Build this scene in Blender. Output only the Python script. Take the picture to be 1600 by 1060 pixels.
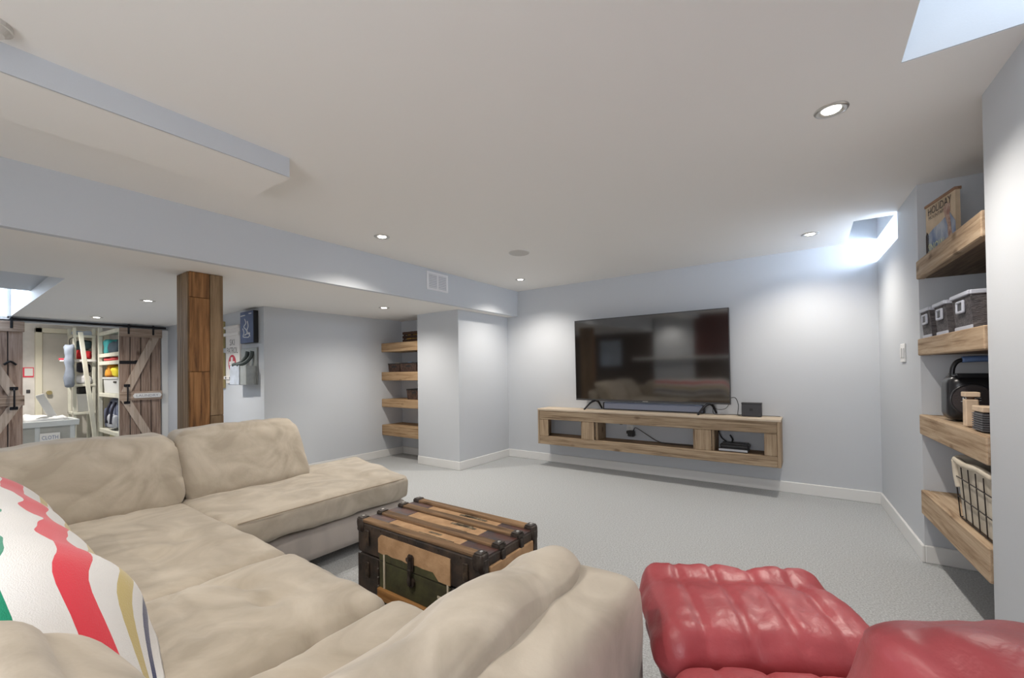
import bpy, bmesh, math, random
from math import sin, cos, pi, radians, atan, exp, sqrt
from mathutils import Vector, Matrix, noise

random.seed(7)
for o in list(bpy.data.objects):
    bpy.data.objects.remove(o, do_unlink=True)
sc = bpy.context.scene
COL = sc.collection

# ---------------------------------------------------------------- camera
CAMH = 1.211
yaw, pitch, roll = -0.61587, 0.010685, -0.012571
fw = Vector((sin(yaw) * cos(pitch), cos(yaw) * cos(pitch), sin(pitch)))
r0 = Vector((cos(yaw), -sin(yaw), 0))
u0 = r0.cross(fw)
r2 = r0 * cos(roll) + u0 * sin(roll)
u2 = -r0 * sin(roll) + u0 * cos(roll)
cd = bpy.data.cameras.new('camera')
cam = bpy.data.objects.new('camera', cd)
COL.objects.link(cam)
M = Matrix((r2, u2, -fw)).transposed().to_4x4()
M.translation = Vector((0, 0, CAMH))
cam.matrix_world = M
cd.sensor_width = 36
cd.sensor_fit = 'HORIZONTAL'
cd.lens = 656.23 / 1600 * 36
cd.shift_y = 44.3 / 1600
cd.clip_start = 0.02
sc.camera = cam

# ---------------------------------------------------------------- world, exposure
w = bpy.data.worlds.new('world')
sc.world = w
w.use_nodes = True
w.node_tree.nodes['Background'].inputs[0].default_value = (0.75, 0.86, 1.0, 1)
w.node_tree.nodes['Background'].inputs[1].default_value = 2.0
sc.view_settings.view_transform = 'Standard'
sc.view_settings.look = 'None'
sc.view_settings.exposure = 0.60
sc.cycles.diffuse_bounces = 8
sc.cycles.max_bounces = 12
sc.view_settings.gamma = 1.0
sc.view_settings.use_curve_mapping = False

H = 2.35          # main ceiling
ZL = 1.995        # low ceiling
D = 4.916         # tv wall
YB = -1.7         # wall behind the camera
TH = atan(0.044)
P0 = Vector((0.509, 4.916, 0))   # corner of tv wall and right wall
POT_W = 52.0
POT_COL = (1.0, 0.93, 0.84)
DAY = (0.72, 0.84, 1.0)

def area_light(name, loc, direction, sx, sy, power, color):
    l = bpy.data.lights.new(name, 'AREA')
    l.shape = 'RECTANGLE'
    l.size, l.size_y, l.energy, l.color = sx, sy, power, color
    o = bpy.data.objects.new(name, l)
    COL.objects.link(o)
    o.location = loc
    o.rotation_euler = Vector(direction).to_track_quat('-Z', 'Y').to_euler()
    return o
# daylight at the three high basement windows
area_light('daylight_corner_window', P0 + Vector((0.46, -0.36, 2.31)), (-1, 0.0, -0.12), 0.66, 0.36, 23, DAY)
area_light('daylight_near_window', (1.02, 1.62, 2.58), (-1, 0, -0.1), 0.9, 0.30, 2.6, DAY)
area_light('daylight_left_window', (-8.18, 0.05, 2.28), (1, 0, -0.1), 1.0, 0.4, 24, DAY)
area_light('added_fill_back', (-0.45, YB + 0.06, 1.35), (0, 1, 0.10), 1.7, 1.2, 27, (0.95, 0.96, 1.0))  # fill light behind the camera, added to brighten the room

# ---------------------------------------------------------------- materials
MATS = {}
def nodes(name):
    m = bpy.data.materials.new(name)
    m.use_nodes = True
    nt = m.node_tree
    b = nt.nodes['Principled BSDF']
    return m, nt, b
def coords(nt, scale=(1, 1, 1), kind='Object'):
    tc = nt.nodes.new('ShaderNodeTexCoord')
    mp = nt.nodes.new('ShaderNodeMapping')
    mp.inputs['Scale'].default_value = scale
    nt.links.new(tc.outputs[kind], mp.inputs[0])
    return mp
def rgb(c):
    return (c[0], c[1], c[2], 1)
def mat(name, c, rough=0.6, var=0.0, vscale=8, bump=0.0, bscale=60, c2=None, metal=0.0, spec=0.5, coat=0.0, sheen=0.0, stretch=(1, 1, 1), emit=None, estr=0, detail=3, distort=0.0):
    if name in MATS: return MATS[name]
    m, nt, b = nodes(name)
    b.inputs['Base Color'].default_value = rgb(c)
    b.inputs['Roughness'].default_value = rough
    b.inputs['Metallic'].default_value = metal
    b.inputs['Specular IOR Level'].default_value = spec
    b.inputs['Coat Weight'].default_value = coat
    b.inputs['Sheen Weight'].default_value = sheen
    if emit:
        b.inputs['Emission Color'].default_value = rgb(emit)
        b.inputs['Emission Strength'].default_value = estr
    if var > 0 or c2:
        mp = coords(nt, stretch)
        n = nt.nodes.new('ShaderNodeTexNoise')
        n.inputs['Scale'].default_value = vscale
        n.inputs['Detail'].default_value = detail
        n.inputs['Distortion'].default_value = distort
        nt.links.new(mp.outputs[0], n.inputs['Vector'])
        r = nt.nodes.new('ShaderNodeValToRGB')
        a2 = c2 if c2 else tuple(x * (1 - var) for x in c)
        a1 = c if c2 else tuple(min(1, x * (1 + var)) for x in c)
        r.color_ramp.elements[0].position, r.color_ramp.elements[0].color = 0.35, rgb(a2)
        r.color_ramp.elements[1].position, r.color_ramp.elements[1].color = 0.65, rgb(a1)
        nt.links.new(n.outputs['Fac'], r.inputs[0])
        nt.links.new(r.outputs[0], b.inputs['Base Color'])
    if bump > 0:
        mp = coords(nt, stretch)
        n = nt.nodes.new('ShaderNodeTexNoise')
        n.inputs['Scale'].default_value = bscale
        n.inputs['Detail'].default_value = 4
        nt.links.new(mp.outputs[0], n.inputs['Vector'])
        bp = nt.nodes.new('ShaderNodeBump')
        bp.inputs['Strength'].default_value = bump
        bp.inputs['Distance'].default_value = 0.01
        nt.links.new(n.outputs['Fac'], bp.inputs['Height'])
        nt.links.new(bp.outputs[0], b.inputs['Normal'])
    MATS[name] = m
    return m
def wood(name, dark, mid, light, axis=0, rough=0.75, rand=0.35, grain=9):
    """weathered plank: streaks along axis, knots, per-board variation"""
    if name in MATS: return MATS[name]
    m, nt, b = nodes(name)
    b.inputs['Roughness'].default_value = rough
    b.inputs['Specular IOR Level'].default_value = 0.3
    s = [grain * 3.0] * 3
    s[axis] = grain * 0.16
    tc = nt.nodes.new('ShaderNodeTexCoord')
    oi = nt.nodes.new('ShaderNodeObjectInfo')
    add = nt.nodes.new('ShaderNodeVectorMath'); add.operation = 'ADD'
    mul = nt.nodes.new('ShaderNodeMath'); mul.operation = 'MULTIPLY'; mul.inputs[1].default_value = 37.0
    nt.links.new(oi.outputs['Random'], mul.inputs[0])
    nt.links.new(tc.outputs['Object'], add.inputs[0])
    nt.links.new(mul.outputs[0], add.inputs[1])
    mp = nt.nodes.new('ShaderNodeMapping'); mp.inputs['Scale'].default_value = s
    nt.links.new(add.outputs[0], mp.inputs[0])
    n = nt.nodes.new('ShaderNodeTexNoise'); n.inputs['Scale'].default_value = 1.6; n.inputs['Detail'].default_value = 6
    n.inputs['Roughness'].default_value = 0.62; n.inputs['Distortion'].default_value = 0.6
    nt.links.new(mp.outputs[0], n.inputs['Vector'])
    r = nt.nodes.new('ShaderNodeValToRGB')
    e = r.color_ramp.elements
    e[0].position, e[0].color = 0.30, rgb(dark)
    e[1].position, e[1].color = 0.72, rgb(light)
    k = e.new(0.5); k.color = rgb(mid)
    nt.links.new(n.outputs['Fac'], r.inputs[0])
    # knots
    kn = [5.0] * 3; kn[axis] = 2.6
    mp2 = nt.nodes.new('ShaderNodeMapping'); mp2.inputs['Scale'].default_value = kn
    nt.links.new(add.outputs[0], mp2.inputs[0])
    v = nt.nodes.new('ShaderNodeTexVoronoi'); v.inputs['Scale'].default_value = 1.0
    nt.links.new(mp2.outputs[0], v.inputs['Vector'])
    kr = nt.nodes.new('ShaderNodeValToRGB')
    kr.color_ramp.elements[0].position, kr.color_ramp.elements[0].color = 0.05, (0.35, 0.3, 0.25, 1)
    kr.color_ramp.elements[1].position, kr.color_ramp.elements[1].color = 0.13, (1, 1, 1, 1)
    nt.links.new(v.outputs['Distance'], kr.inputs[0])
    mx = nt.nodes.new('ShaderNodeMixRGB'); mx.blend_type = 'MULTIPLY'; mx.inputs[0].default_value = 0.8
    nt.links.new(r.outputs[0], mx.inputs[1]); nt.links.new(kr.outputs[0], mx.inputs[2])
    # board to board
    hv = nt.nodes.new('ShaderNodeHueSaturation')
    mr = nt.nodes.new('ShaderNodeMapRange')
    mr.inputs['To Min'].default_value = 1 - rand; mr.inputs['To Max'].default_value = 1 + rand
    nt.links.new(oi.outputs['Random'], mr.inputs['Value'])
    nt.links.new(mr.outputs[0], hv.inputs['Value'])
    nt.links.new(mx.outputs[0], hv.inputs['Color'])
    nt.links.new(hv.outputs[0], b.inputs['Base Color'])
    bp = nt.nodes.new('ShaderNodeBump'); bp.inputs['Strength'].default_value = 0.35; bp.inputs['Distance'].default_value = 0.006
    nt.links.new(n.outputs['Fac'], bp.inputs['Height']); nt.links.new(bp.outputs[0], b.inputs['Normal'])
    MATS[name] = m
    return m

WALL = mat('wall_paint', (0.575, 0.60, 0.635), 0.55, bump=0.04, bscale=180, spec=0.3)
CEIL = mat('ceiling_paint', (0.84, 0.82, 0.79), 0.7, bump=0.03, bscale=200, spec=0.2)
WHITE = mat('trim_white', (0.78, 0.78, 0.77), 0.4)
CARPET = mat('carpet', (0.485, 0.50, 0.508), 0.95, var=0.20, vscale=120, bump=0.6, bscale=260, spec=0.1)
SHELFW_X = wood('shelf_wood_x', (0.20, 0.115, 0.055), (0.40, 0.265, 0.15), (0.52, 0.37, 0.225), 0, rand=0.12)
SHELFW_Y = wood('shelf_wood_y', (0.22, 0.14, 0.08), (0.40, 0.29, 0.19), (0.52, 0.40, 0.28), 1, rand=0.12)
CONS_X = wood('console_wood_x', (0.15, 0.10, 0.06), (0.32, 0.235, 0.155), (0.46, 0.36, 0.25), 0, rand=0.12)
CONS_Z = wood('console_wood_z', (0.17, 0.11, 0.07), (0.34, 0.25, 0.165), (0.46, 0.36, 0.25), 2, rand=0.12)
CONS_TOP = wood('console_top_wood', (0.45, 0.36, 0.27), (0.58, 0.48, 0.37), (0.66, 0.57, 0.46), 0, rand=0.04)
POSTW = wood('post_wood', (0.07, 0.032, 0.014), (0.22, 0.105, 0.04), (0.36, 0.185, 0.075), 2, rand=0.18)
POSTG = wood('post_grey_wood', (0.12, 0.075, 0.04), (0.24, 0.16, 0.09), (0.34, 0.235, 0.14), 2, rand=0.18)
BARN = wood('barn_wood', (0.17, 0.11, 0.085), (0.33, 0.235, 0.185), (0.45, 0.345, 0.285), 2, rand=0.2)
BARN_Y = wood('barn_rail_wood', (0.20, 0.14, 0.10), (0.37, 0.28, 0.22), (0.47, 0.37, 0.30), 1, rand=0.1)
BRACE = wood('barn_brace_wood', (0.30, 0.23, 0.18), (0.46, 0.37, 0.30), (0.56, 0.47, 0.40), 2, rand=0.06)
TRUNKW = wood('trunk_slat_wood', (0.07, 0.042, 0.024), (0.21, 0.125, 0.065), (0.35, 0.215, 0.11), 0, rand=0.12)
SUEDE = mat('sofa_suede', (0.555, 0.49, 0.40), 0.9, c2=(0.40, 0.345, 0.272), vscale=3.6, bump=0.30, bscale=17, spec=0.12, sheen=0.3, detail=7, distort=1.6)
SUEDE_D = mat('sofa_suede_side', (0.50, 0.45, 0.41), 0.9, c2=(0.41, 0.37, 0.34), vscale=7, bump=0.15, bscale=30, spec=0.15, sheen=0.35, stretch=(1, 1, 0.35))
SEAM = mat('sofa_piping', (0.30, 0.24, 0.18), 0.9)
LEATHER = mat('red_leather', (0.43, 0.075, 0.085), 0.42, c2=(0.33, 0.05, 0.058), vscale=5, bump=0.28, bscale=30, spec=0.55)
LEATHER_D = mat('red_leather_piping', (0.15, 0.02, 0.022), 0.5)
BLACK = mat('black_plastic', (0.015, 0.015, 0.017), 0.4)
DARK = mat('dark_grey', (0.05, 0.05, 0.055), 0.5)
BMETAL = mat('black_iron', (0.02, 0.02, 0.024), 0.45, metal=0.6)
CHROME = mat('brushed_nickel', (0.62, 0.60, 0.57), 0.32, metal=0.9)
SCREEN = mat('tv_screen', (0.012, 0.010, 0.009), 0.07, spec=1.0, coat=1.0)
SCREEN.node_tree.nodes['Principled BSDF'].inputs['Coat IOR'].default_value = 1.9
SCREEN.node_tree.nodes['Principled BSDF'].inputs['Coat Roughness'].default_value = 0.07
LAMP = mat('lamp_lens', (1, 1, 1), 0.3, emit=(1.0, 0.96, 0.88), estr=14)

# ---------------------------------------------------------------- mesh helpers
ORG = {}
def link(name, me, loc, material, parent=None, rot=None, smooth=False):
    me.materials.append(material) if material else None
    if smooth:
        for p in me.polygons: p.use_smooth = True
    o = bpy.data.objects.new(name, me)
    COL.objects.link(o)
    o.location = Vector(loc) - (ORG[parent] if parent else Vector((0, 0, 0)))
    if rot: o.rotation_euler = rot
    if parent: o.parent = parent
    ORG[o] = Vector(loc)
    return o
def bm_mesh(bm, name='m'):
    bm.normal_update()
    me = bpy.data.meshes.new(name)
    bm.to_mesh(me); bm.free()
    return me
def boxmesh(sx, sy, sz, bev=0.0, seg=1):
    bm = bmesh.new()
    bmesh.ops.create_cube(bm, size=1)
    for v in bm.verts: v.co = Vector((v.co.x * sx, v.co.y * sy, v.co.z * sz))
    if bev > 0:
        bmesh.ops.bevel(bm, geom=bm.edges[:], offset=min(bev, 0.45 * min(sx, sy, sz)), segments=seg, affect='EDGES', clamp_overlap=True)
    return bm_mesh(bm)
def box(name, x, y, z, m, parent=None, bev=0.0, seg=1, rot=None, smooth=False):
    c = Vector(((x[0] + x[1]) / 2, (y[0] + y[1]) / 2, (z[0] + z[1]) / 2))
    return link(name, boxmesh(abs(x[1] - x[0]), abs(y[1] - y[0]), abs(z[1] - z[0]), bev, seg), c, m, parent, rot, smooth)
def struct(o):
    o['kind'] = 'structure'
    return o
def S(name, x, y, z, m, bev=0.0):
    return struct(box(name, x, y, z, m, None, bev))
def RS(name, off, u, z, m, bev=0.0):
    """structure box in the frame of the right wall: off = into the wall, u = from corner towards the camera"""
    me = boxmesh(abs(off[1] - off[0]), abs(u[1] - u[0]), abs(z[1] - z[0]), bev)
    me.materials.append(m)
    o = bpy.data.objects.new(name, me)
    COL.objects.link(o)
    R = Matrix.Rotation(TH, 3, 'Z')
    o.location = P0 + R @ Vector(((off[0] + off[1]) / 2, -(u[0] + u[1]) / 2, (z[0] + z[1]) / 2))
    o.rotation_euler = (0, 0, TH)
    ORG[o] = o.location.copy()
    return struct(o)
def tag(o, label, cat, group=None):
    o['label'] = label; o['category'] = cat
    if group: o['group'] = group
    return o
def thing(name, label, cat, loc, group=None):
    """Empty; child coordinates are given in world coordinates"""
    o = bpy.data.objects.new(name, None)
    COL.objects.link(o)
    o.empty_display_size = 0.05
    o.location = loc
    ORG[o] = Vector(loc)
    return tag(o, label, cat, group)
def frame_thing(name, label, cat, base, origin, rz, group=None):
    """Empty whose children use coordinates of a frame (origin, rz); base is in that frame"""
    o = bpy.data.objects.new(name, None)
    COL.objects.link(o)
    o.empty_display_size = 0.05
    o.location = Vector(origin) + Matrix.Rotation(rz, 3, 'Z') @ Vector(base)
    o.rotation_euler = (0, 0, rz)
    ORG[o] = Vector(base)
    return tag(o, label, cat, group)
def rthing(name, label, cat, off, u, z, group=None):
    return frame_thing(name, label, cat, (off, -u, z), P0, TH, group)
def copy_tree(o, parent=None):
    c = o.copy(); COL.objects.link(c)
    ORG[c] = ORG[o]
    if parent: c.parent = parent
    for ch in list(o.children):
        copy_tree(ch, c)
    return c
def catmull(pts, n=8):
    P = [Vector(p) for p in pts]
    if len(P) < 3: return P
    out = []
    for i in range(len(P) - 1):
        a = P[i - 1] if i else P[0] * 2 - P[1]
        b, c = P[i], P[i + 1]
        d = P[i + 2] if i + 2 < len(P) else c * 2 - b
        for k in range(n):
            t = k / n
            out.append(0.5 * ((2 * b) + (c - a) * t + (2 * a - 5 * b + 4 * c - d) * t * t + (3 * b - a - 3 * c + d) * t ** 3))
    out.append(P[-1])
    return out
def tube_bm(bm, pts, r, seg=8, closed=False, r_end=None):
    P = [Vector(p) for p in pts]
    n = len(P); rings = []; up = None
    for i, p in enumerate(P):
        if closed: t = (P[(i + 1) % n] - P[i - 1])
        else: t = (P[min(i + 1, n - 1)] - P[max(i - 1, 0)])
        t.normalize()
        if up is None:
            up = Vector((0, 0, 1)) if abs(t.z) < 0.9 else Vector((1, 0, 0))
        a = t.cross(up)
        if a.length < 1e-6: a = t.orthogonal()
        a.normalize(); b = a.cross(t).normalized(); up = b
        rr = r if r_end is None else r + (r_end - r) * i / max(1, n - 1)
        rings.append([bm.verts.new(p + (a * cos(2 * pi * k / seg) + b * sin(2 * pi * k / seg)) * rr) for k in range(seg)])
    m = n if closed else n - 1
    for i in range(m):
        A, B = rings[i], rings[(i + 1) % n]
        for k in range(seg):
            bm.faces.new((A[k], A[(k + 1) % seg], B[(k + 1) % seg], B[k]))
    if not closed:
        bm.faces.new(rings[0]); bm.faces.new(rings[-1][::-1])
def tube(name, pts, r, m, parent=None, seg=8, closed=False, smooth=True, spline=True, r_end=None):
    bm = bmesh.new()
    P = catmull(pts) if (spline and not closed) else [Vector(p) for p in pts]
    c = sum(P, Vector()) / len(P)
    tube_bm(bm, [p - c for p in P], r, seg, closed, r_end)
    bmesh.ops.recalc_face_normals(bm, faces=bm.faces[:])
    return link(name, bm_mesh(bm), c, m, parent, None, smooth)
def disc(name, c, r, h, m, parent=None, axis='Z', seg=28, r2=None, smooth=False, bev=0.0):
    bm = bmesh.new()
    bmesh.ops.create_cone(bm, cap_ends=True, segments=seg, radius1=r, radius2=r if r2 is None else r2, depth=h)
    if axis == 'X': bmesh.ops.rotate(bm, verts=bm.verts, matrix=Matrix.Rotation(pi / 2, 3, 'Y'))
    if axis == 'Y': bmesh.ops.rotate(bm, verts=bm.verts, matrix=Matrix.Rotation(pi / 2, 3, 'X'))
    return link(name, bm_mesh(bm), c, m, parent, None, smooth)
def ring(name, c, r, t, m, parent=None, axis='Z', seg=28, squash=1.0):
    pts = []
    for k in range(seg):
        a = 2 * pi * k / seg
        p = {'Z': (cos(a) * r, sin(a) * r * squash, 0), 'Y': (cos(a) * r, 0, sin(a) * r * squash), 'X': (0, cos(a) * r, sin(a) * r * squash)}[axis]
        pts.append(Vector(c) + Vector(p))
    return tube(name, pts, t, m, parent, 8, True)
def softmesh(sx, sy, sz, r, n=(10, 10, 6), puff=(0, 0, 0), amp=0.0, freq=3.0, seed=0, rid=0.0, rf=(5, 5, 5), dimples=(), creases=(), warp=None):
    """rounded, stuffed block centred on the origin"""
    bm = bmesh.new()
    h = Vector((sx / 2, sy / 2, sz / 2))
    r = min(r, h.x * 0.98, h.y * 0.98, h.z * 0.98)
    vs = {}
    def spread(i, m, half):
        # more rows near the rounded border
        t = i / m * 2 - 1
        return t
    def V(i, j, k):
        key = (i, j, k)
        if key in vs: return vs[key]
        p = Vector((spread(i, n[0], h.x), spread(j, n[1], h.y), spread(k, n[2], h.z)))
        q = Vector((p.x * h.x, p.y * h.y, p.z * h.z))
        inn = Vector([max(-(h[a] - r), min(h[a] - r, q[a])) for a in range(3)])
        d = q - inn
        nrm = d.normalized() if d.length > 1e-9 else Vector((0, 0, 1))
        q = inn + nrm * r
        q.x += p.x * puff[0] * (1 - p.y ** 2) * (1 - p.z ** 2)
        q.y += p.y * puff[1] * (1 - p.x ** 2) * (1 - p.z ** 2)
        q.z += p.z * puff[2] * (1 - p.x ** 4) * (1 - p.y ** 4)
        if p.z > 0:
            for (dx, dy, rad, dep) in dimples:
                q.z -= dep * exp(-((q.x - dx) ** 2 + (q.y - dy) ** 2) / rad ** 2)
        if p.z > 0:
            for (ax, ay, bx, by, wd_, dep) in creases:
                dx, dy = bx - ax, by - ay
                tt = ((q.x - ax) * dx + (q.y - ay) * dy) / (dx * dx + dy * dy)
                tc_ = max(0.0, min(1.0, tt))
                d2 = (q.x - ax - dx * tc_) ** 2 + (q.y - ay - dy * tc_) ** 2
                q.z -= dep * (1 - abs(2 * tc_ - 1) ** 3 * 0.6) * exp(-d2 / wd_ ** 2)
        if amp:
            q += nrm * amp * noise.noise(Vector((q.x, q.y, q.z)) * freq + Vector((seed * 13.1, seed * 7.7, seed * 3.3)))
            q += nrm * amp * 0.45 * noise.noise(Vector((q.x, q.y, q.z)) * freq * 2.7 + Vector((seed * 3.1, seed * 5.7, seed)))
        if rid:
            vv = Vector((q.x * rf[0] + seed * 2.3, q.y * rf[1] + seed * 1.1, q.z * rf[2] + seed * 4.7))
            q -= nrm * rid * (1 - min(1.0, abs(noise.noise(vv)) * 1.6)) ** 9 * max(0.0, min(1.0, 0.5 + 1.4 * noise.noise(vv * 0.37 + Vector((9, 2, 5)))))
        if warp: q = warp(q, p)
        vs[key] = bm.verts.new(q)
        return vs[key]
    X, Y, Z = n
    for i in range(X):
        for j in range(Y):
            bm.faces.new((V(i, j, 0), V(i, j + 1, 0), V(i + 1, j + 1, 0), V(i + 1, j, 0)))
            bm.faces.new((V(i, j, Z), V(i + 1, j, Z), V(i + 1, j + 1, Z), V(i, j + 1, Z)))
    for i in range(X):
        for k in range(Z):
            bm.faces.new((V(i, 0, k), V(i + 1, 0, k), V(i + 1, 0, k + 1), V(i, 0, k + 1)))
            bm.faces.new((V(i, Y, k), V(i, Y, k + 1), V(i + 1, Y, k + 1), V(i + 1, Y, k)))
    for j in range(Y):
        for k in range(Z):
            bm.faces.new((V(0, j, k), V(0, j, k + 1), V(0, j + 1, k + 1), V(0, j + 1, k)))
            bm.faces.new((V(X, j, k), V(X, j + 1, k), V(X, j + 1, k + 1), V(X, j, k + 1)))
    bmesh.ops.recalc_face_normals(bm, faces=bm.faces[:])
    return bm_mesh(bm)
def soft(name, x, y, z, m, parent=None, r=0.05, rot=None, **kw):
    c = ((x[0] + x[1]) / 2, (y[0] + y[1]) / 2, (z[0] + z[1]) / 2)
    return link(name, softmesh(x[1] - x[0], y[1] - y[0], z[1] - z[0], r, **kw), c, m, parent, rot, True)
def textmesh(s, width, height=None, depth=0.002):
    cu = bpy.data.curves.new('t', 'FONT')
    cu.body = s; cu.align_x = 'CENTER'; cu.align_y = 'CENTER'; cu.size = 1; cu.extrude = 0.0; cu.resolution_u = 2
    o = bpy.data.objects.new('t', cu)
    me = bpy.data.meshes.new_from_object(o)
    bpy.data.objects.remove(o)
    xs = [v.co.x for v in me.vertices]; ys = [v.co.y for v in me.vertices]
    fx = width / max(1e-6, max(xs) - min(xs)); fy = fx if height is None else height / max(1e-6, max(ys) - min(ys))
    cx, cy = (max(xs) + min(xs)) / 2, (max(ys) + min(ys)) / 2
    for v in me.vertices: v.co = Vector(((v.co.x - cx) * fx, (v.co.y - cy) * fy, v.co.z))
    return me
def text(name, s, width, height, loc, m, parent, facing):
    """facing: direction the letters face, '-Y', '+X' or '-X'"""
    me = textmesh(s, width, height)
    rot = {'-Y': (pi / 2, 0, 0), '+X': (pi / 2, 0, pi / 2), '-X': (pi / 2, 0, -pi / 2)}[facing]
    return link(name, me, loc, m, parent, rot)
def basket(name, parent, x, y, z, m, taper=0.86, t=0.006, rim=None, pname='body'):
    """open tapered box with wall thickness"""
    c = Vector(((x[0] + x[1]) / 2, (y[0] + y[1]) / 2, z[0]))
    hx, hy, h = (x[1] - x[0]) / 2, (y[1] - y[0]) / 2, z[1] - z[0]
    bm = bmesh.new()
    def rect(fx, fy, zz):
        return [bm.verts.new((sx * fx, sy * fy, zz)) for sx, sy in ((-1, -1), (1, -1), (1, 1), (-1, 1))]
    L = [rect(hx * taper, hy * taper, 0), rect(hx, hy, h), rect(hx - t, hy - t, h), rect(hx * taper - t, hy * taper - t, t)]
    bm.faces.new(L[0][::-1]); bm.faces.new(L[3])
    for a, b in zip(L[:-1], L[1:]):
        for k in range(4): bm.faces.new((a[k], a[(k + 1) % 4], b[(k + 1) % 4], b[k]))
    return link(pname, bm_mesh(bm), c, m, parent)

# ================================================================= STRUCTURE
S('floor', (-11.2, 1.5), (YB - 0.1, D + 0.2), (-0.1, 0), CARPET)
S('wall_north', (-4.4, 1.1), (D, D + 0.15), (0, 2.9), WALL)
DBROWN = mat('dark_brown_paint', (0.075, 0.055, 0.042), 0.6)
S('wall_south', (-8.4, 1.4), (YB - 0.12, YB), (0, 2.4), DBROWN)
S('wall_south_panel', (-3.35, -2.35), (YB, YB + 0.02), (0, 2.35), WALL)
S('wall_south_red', (-2.35, -1.42), (YB, YB + 0.02), (1.30, 2.35), mat('dark_red_paint', (0.11, 0.02, 0.018), 0.6))
S('trim_south_ledge', (-3.9, -1.42), (YB, YB + 0.10), (1.24, 1.30), WHITE, 0.004)
# right wall, slightly out of square with the tv wall
RS('wall_east_far', (0, 0.5), (0.0, 1.31), (0, 2.154), WALL)
RS('wall_east_over_window', (0, 0.5), (0.0, 0.78), (2.353, 2.9), WALL)
RS('wall_east_pier', (0, 0.5), (0.78, 1.31), (2.154, 2.9), WALL)
RS('wall_niche_back', (0.33, 0.5), (1.31, 2.335), (0, 2.4), WALL)
RS('wall_east_near', (0, 0.5), (2.335, 6.8), (0, 2.36), WALL)
RS('wall_east_near_top', (0.0, 0.06), (4.1, 6.8), (2.36, 2.9), WALL)
# ceilings
S('ceiling', (-3.37, 0.30), (YB, D), (H, H + 0.12), CEIL)
S('ceiling_middle', (0.30, 1.25), (2.13, 4.21), (H, H + 0.12), CEIL)
S('ceiling_near', (0.30, 1.25), (YB, 1.1), (H, H + 0.12), CEIL)
# window wells cut up into the ceiling
S('wall_well_corner_side', (0.22, 0.30), (4.13, D), (H + 0.12, 2.82), CEIL)
S('wall_well_corner_front', (0.30, 1.1), (4.13, 4.21), (H + 0.12, 2.82), CEIL)
S('ceiling_well_corner', (0.22, 1.1), (4.13, D), (2.82, 2.9), CEIL)
S('wall_well_near_side', (0.22, 0.30), (1.02, 2.21), (H + 0.12, 2.82), CEIL)
S('wall_well_near_back', (0.30, 1.2), (2.124, 2.21), (H + 0.001, 2.82), WALL)
S('wall_well_near_front', (0.30, 1.2), (1.02, 1.10), (H + 0.12, 2.82), CEIL)
S('ceiling_well_near', (0.22, 1.2), (1.02, 2.21), (2.82, 2.9), CEIL)
# low ceiling on the left with its bulkhead and a recess that leads to a window
S('trim_bulkhead', (-3.42, -3.37), (YB, D), (ZL, H), WALL)
S('ceiling_low', (-8.3, -3.371), (0.67, D), (ZL, ZL + 0.12), CEIL)
S('ceiling_low_front', (-4.8, -3.371), (YB, 0.67), (ZL, ZL + 0.12), CEIL)
S('ceiling_low_back', (-8.3, -4.8), (YB, -0.55), (ZL, ZL + 0.12), CEIL)
S('ceiling_recess', (-6.6, -4.72), (-0.63, 0.75), (ZL + 0.12, ZL + 0.2), WALL)
S('wall_recess_front', (-6.6, -6.52), (-0.63, 0.75), (ZL + 0.2, 2.62), WALL)
S('ceiling_recess_back', (-8.35, -6.52), (-0.63, 0.75), (2.62, 2.7), WALL)
S('wall_recess_right', (-8.35, -6.6), (0.67, 0.75), (ZL + 0.12, 2.62), WALL)
S('wall_recess_left', (-8.35, -6.6), (-0.63, -0.55), (ZL + 0.12, 2.62), WALL)
S('trim_ceiling_beam', (-2.62, -2.22), (YB, 1.126), (H - 0.10, H), CEIL)
S('trim_ceiling_beam_face', (-2.222, -2.214), (YB, 1.126), (H - 0.10, H), WALL)
# boxed column, left niche, side walls
S('wall_column', (-4.29, -3.55), (3.87, D), (0, ZL), WALL)
S('wall_column_top', (-4.40, -3.55), (4.2, D), (ZL, H), WALL)
S('wall_niche_left_back', (-5.06, -4.29), (4.25, 4.4), (0, ZL), WALL)
S('wall_west', (-5.2, -5.06), (2.27, 4.4), (0, ZL), WALL)
S('wall_west_return', (-8.27, -5.2), (2.27, 2.4), (0, ZL), WALL)
S('wall_barn_right', (-8.37, -8.27), (1.72, 2.4), (0, ZL), WALL)
S('wall_barn_left', (-8.37, -8.27), (YB, 0.72), (0, ZL), WALL)
S('wall_barn_over', (-8.37, -8.27), (0.72, 1.72), (1.93, 2.2), WALL)
LAUN = mat('laundry_concrete', (0.72, 0.70, 0.68), 0.8, var=0.12, vscale=4, bump=0.1, bscale=20)
S('wall_laundry_back', (-10.95, -10.85), (-0.2, 2.5), (0, 2.4), LAUN)
S('wall_laundry_right', (-10.85, -8.37), (2.40, 2.5), (0, 2.4), LAUN)
S('wall_laundry_left', (-10.85, -8.37), (-0.2, -0.1), (0, 2.4), LAUN)
S('ceiling_laundry', (-10.95, -8.3), (-0.2, 2.5), (2.3, 2.4), CEIL)
S('trim_barn_jamb', (-8.27, -8.235), (2.185, 2.27), (0, 1.93), WHITE, 0.004)
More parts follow.
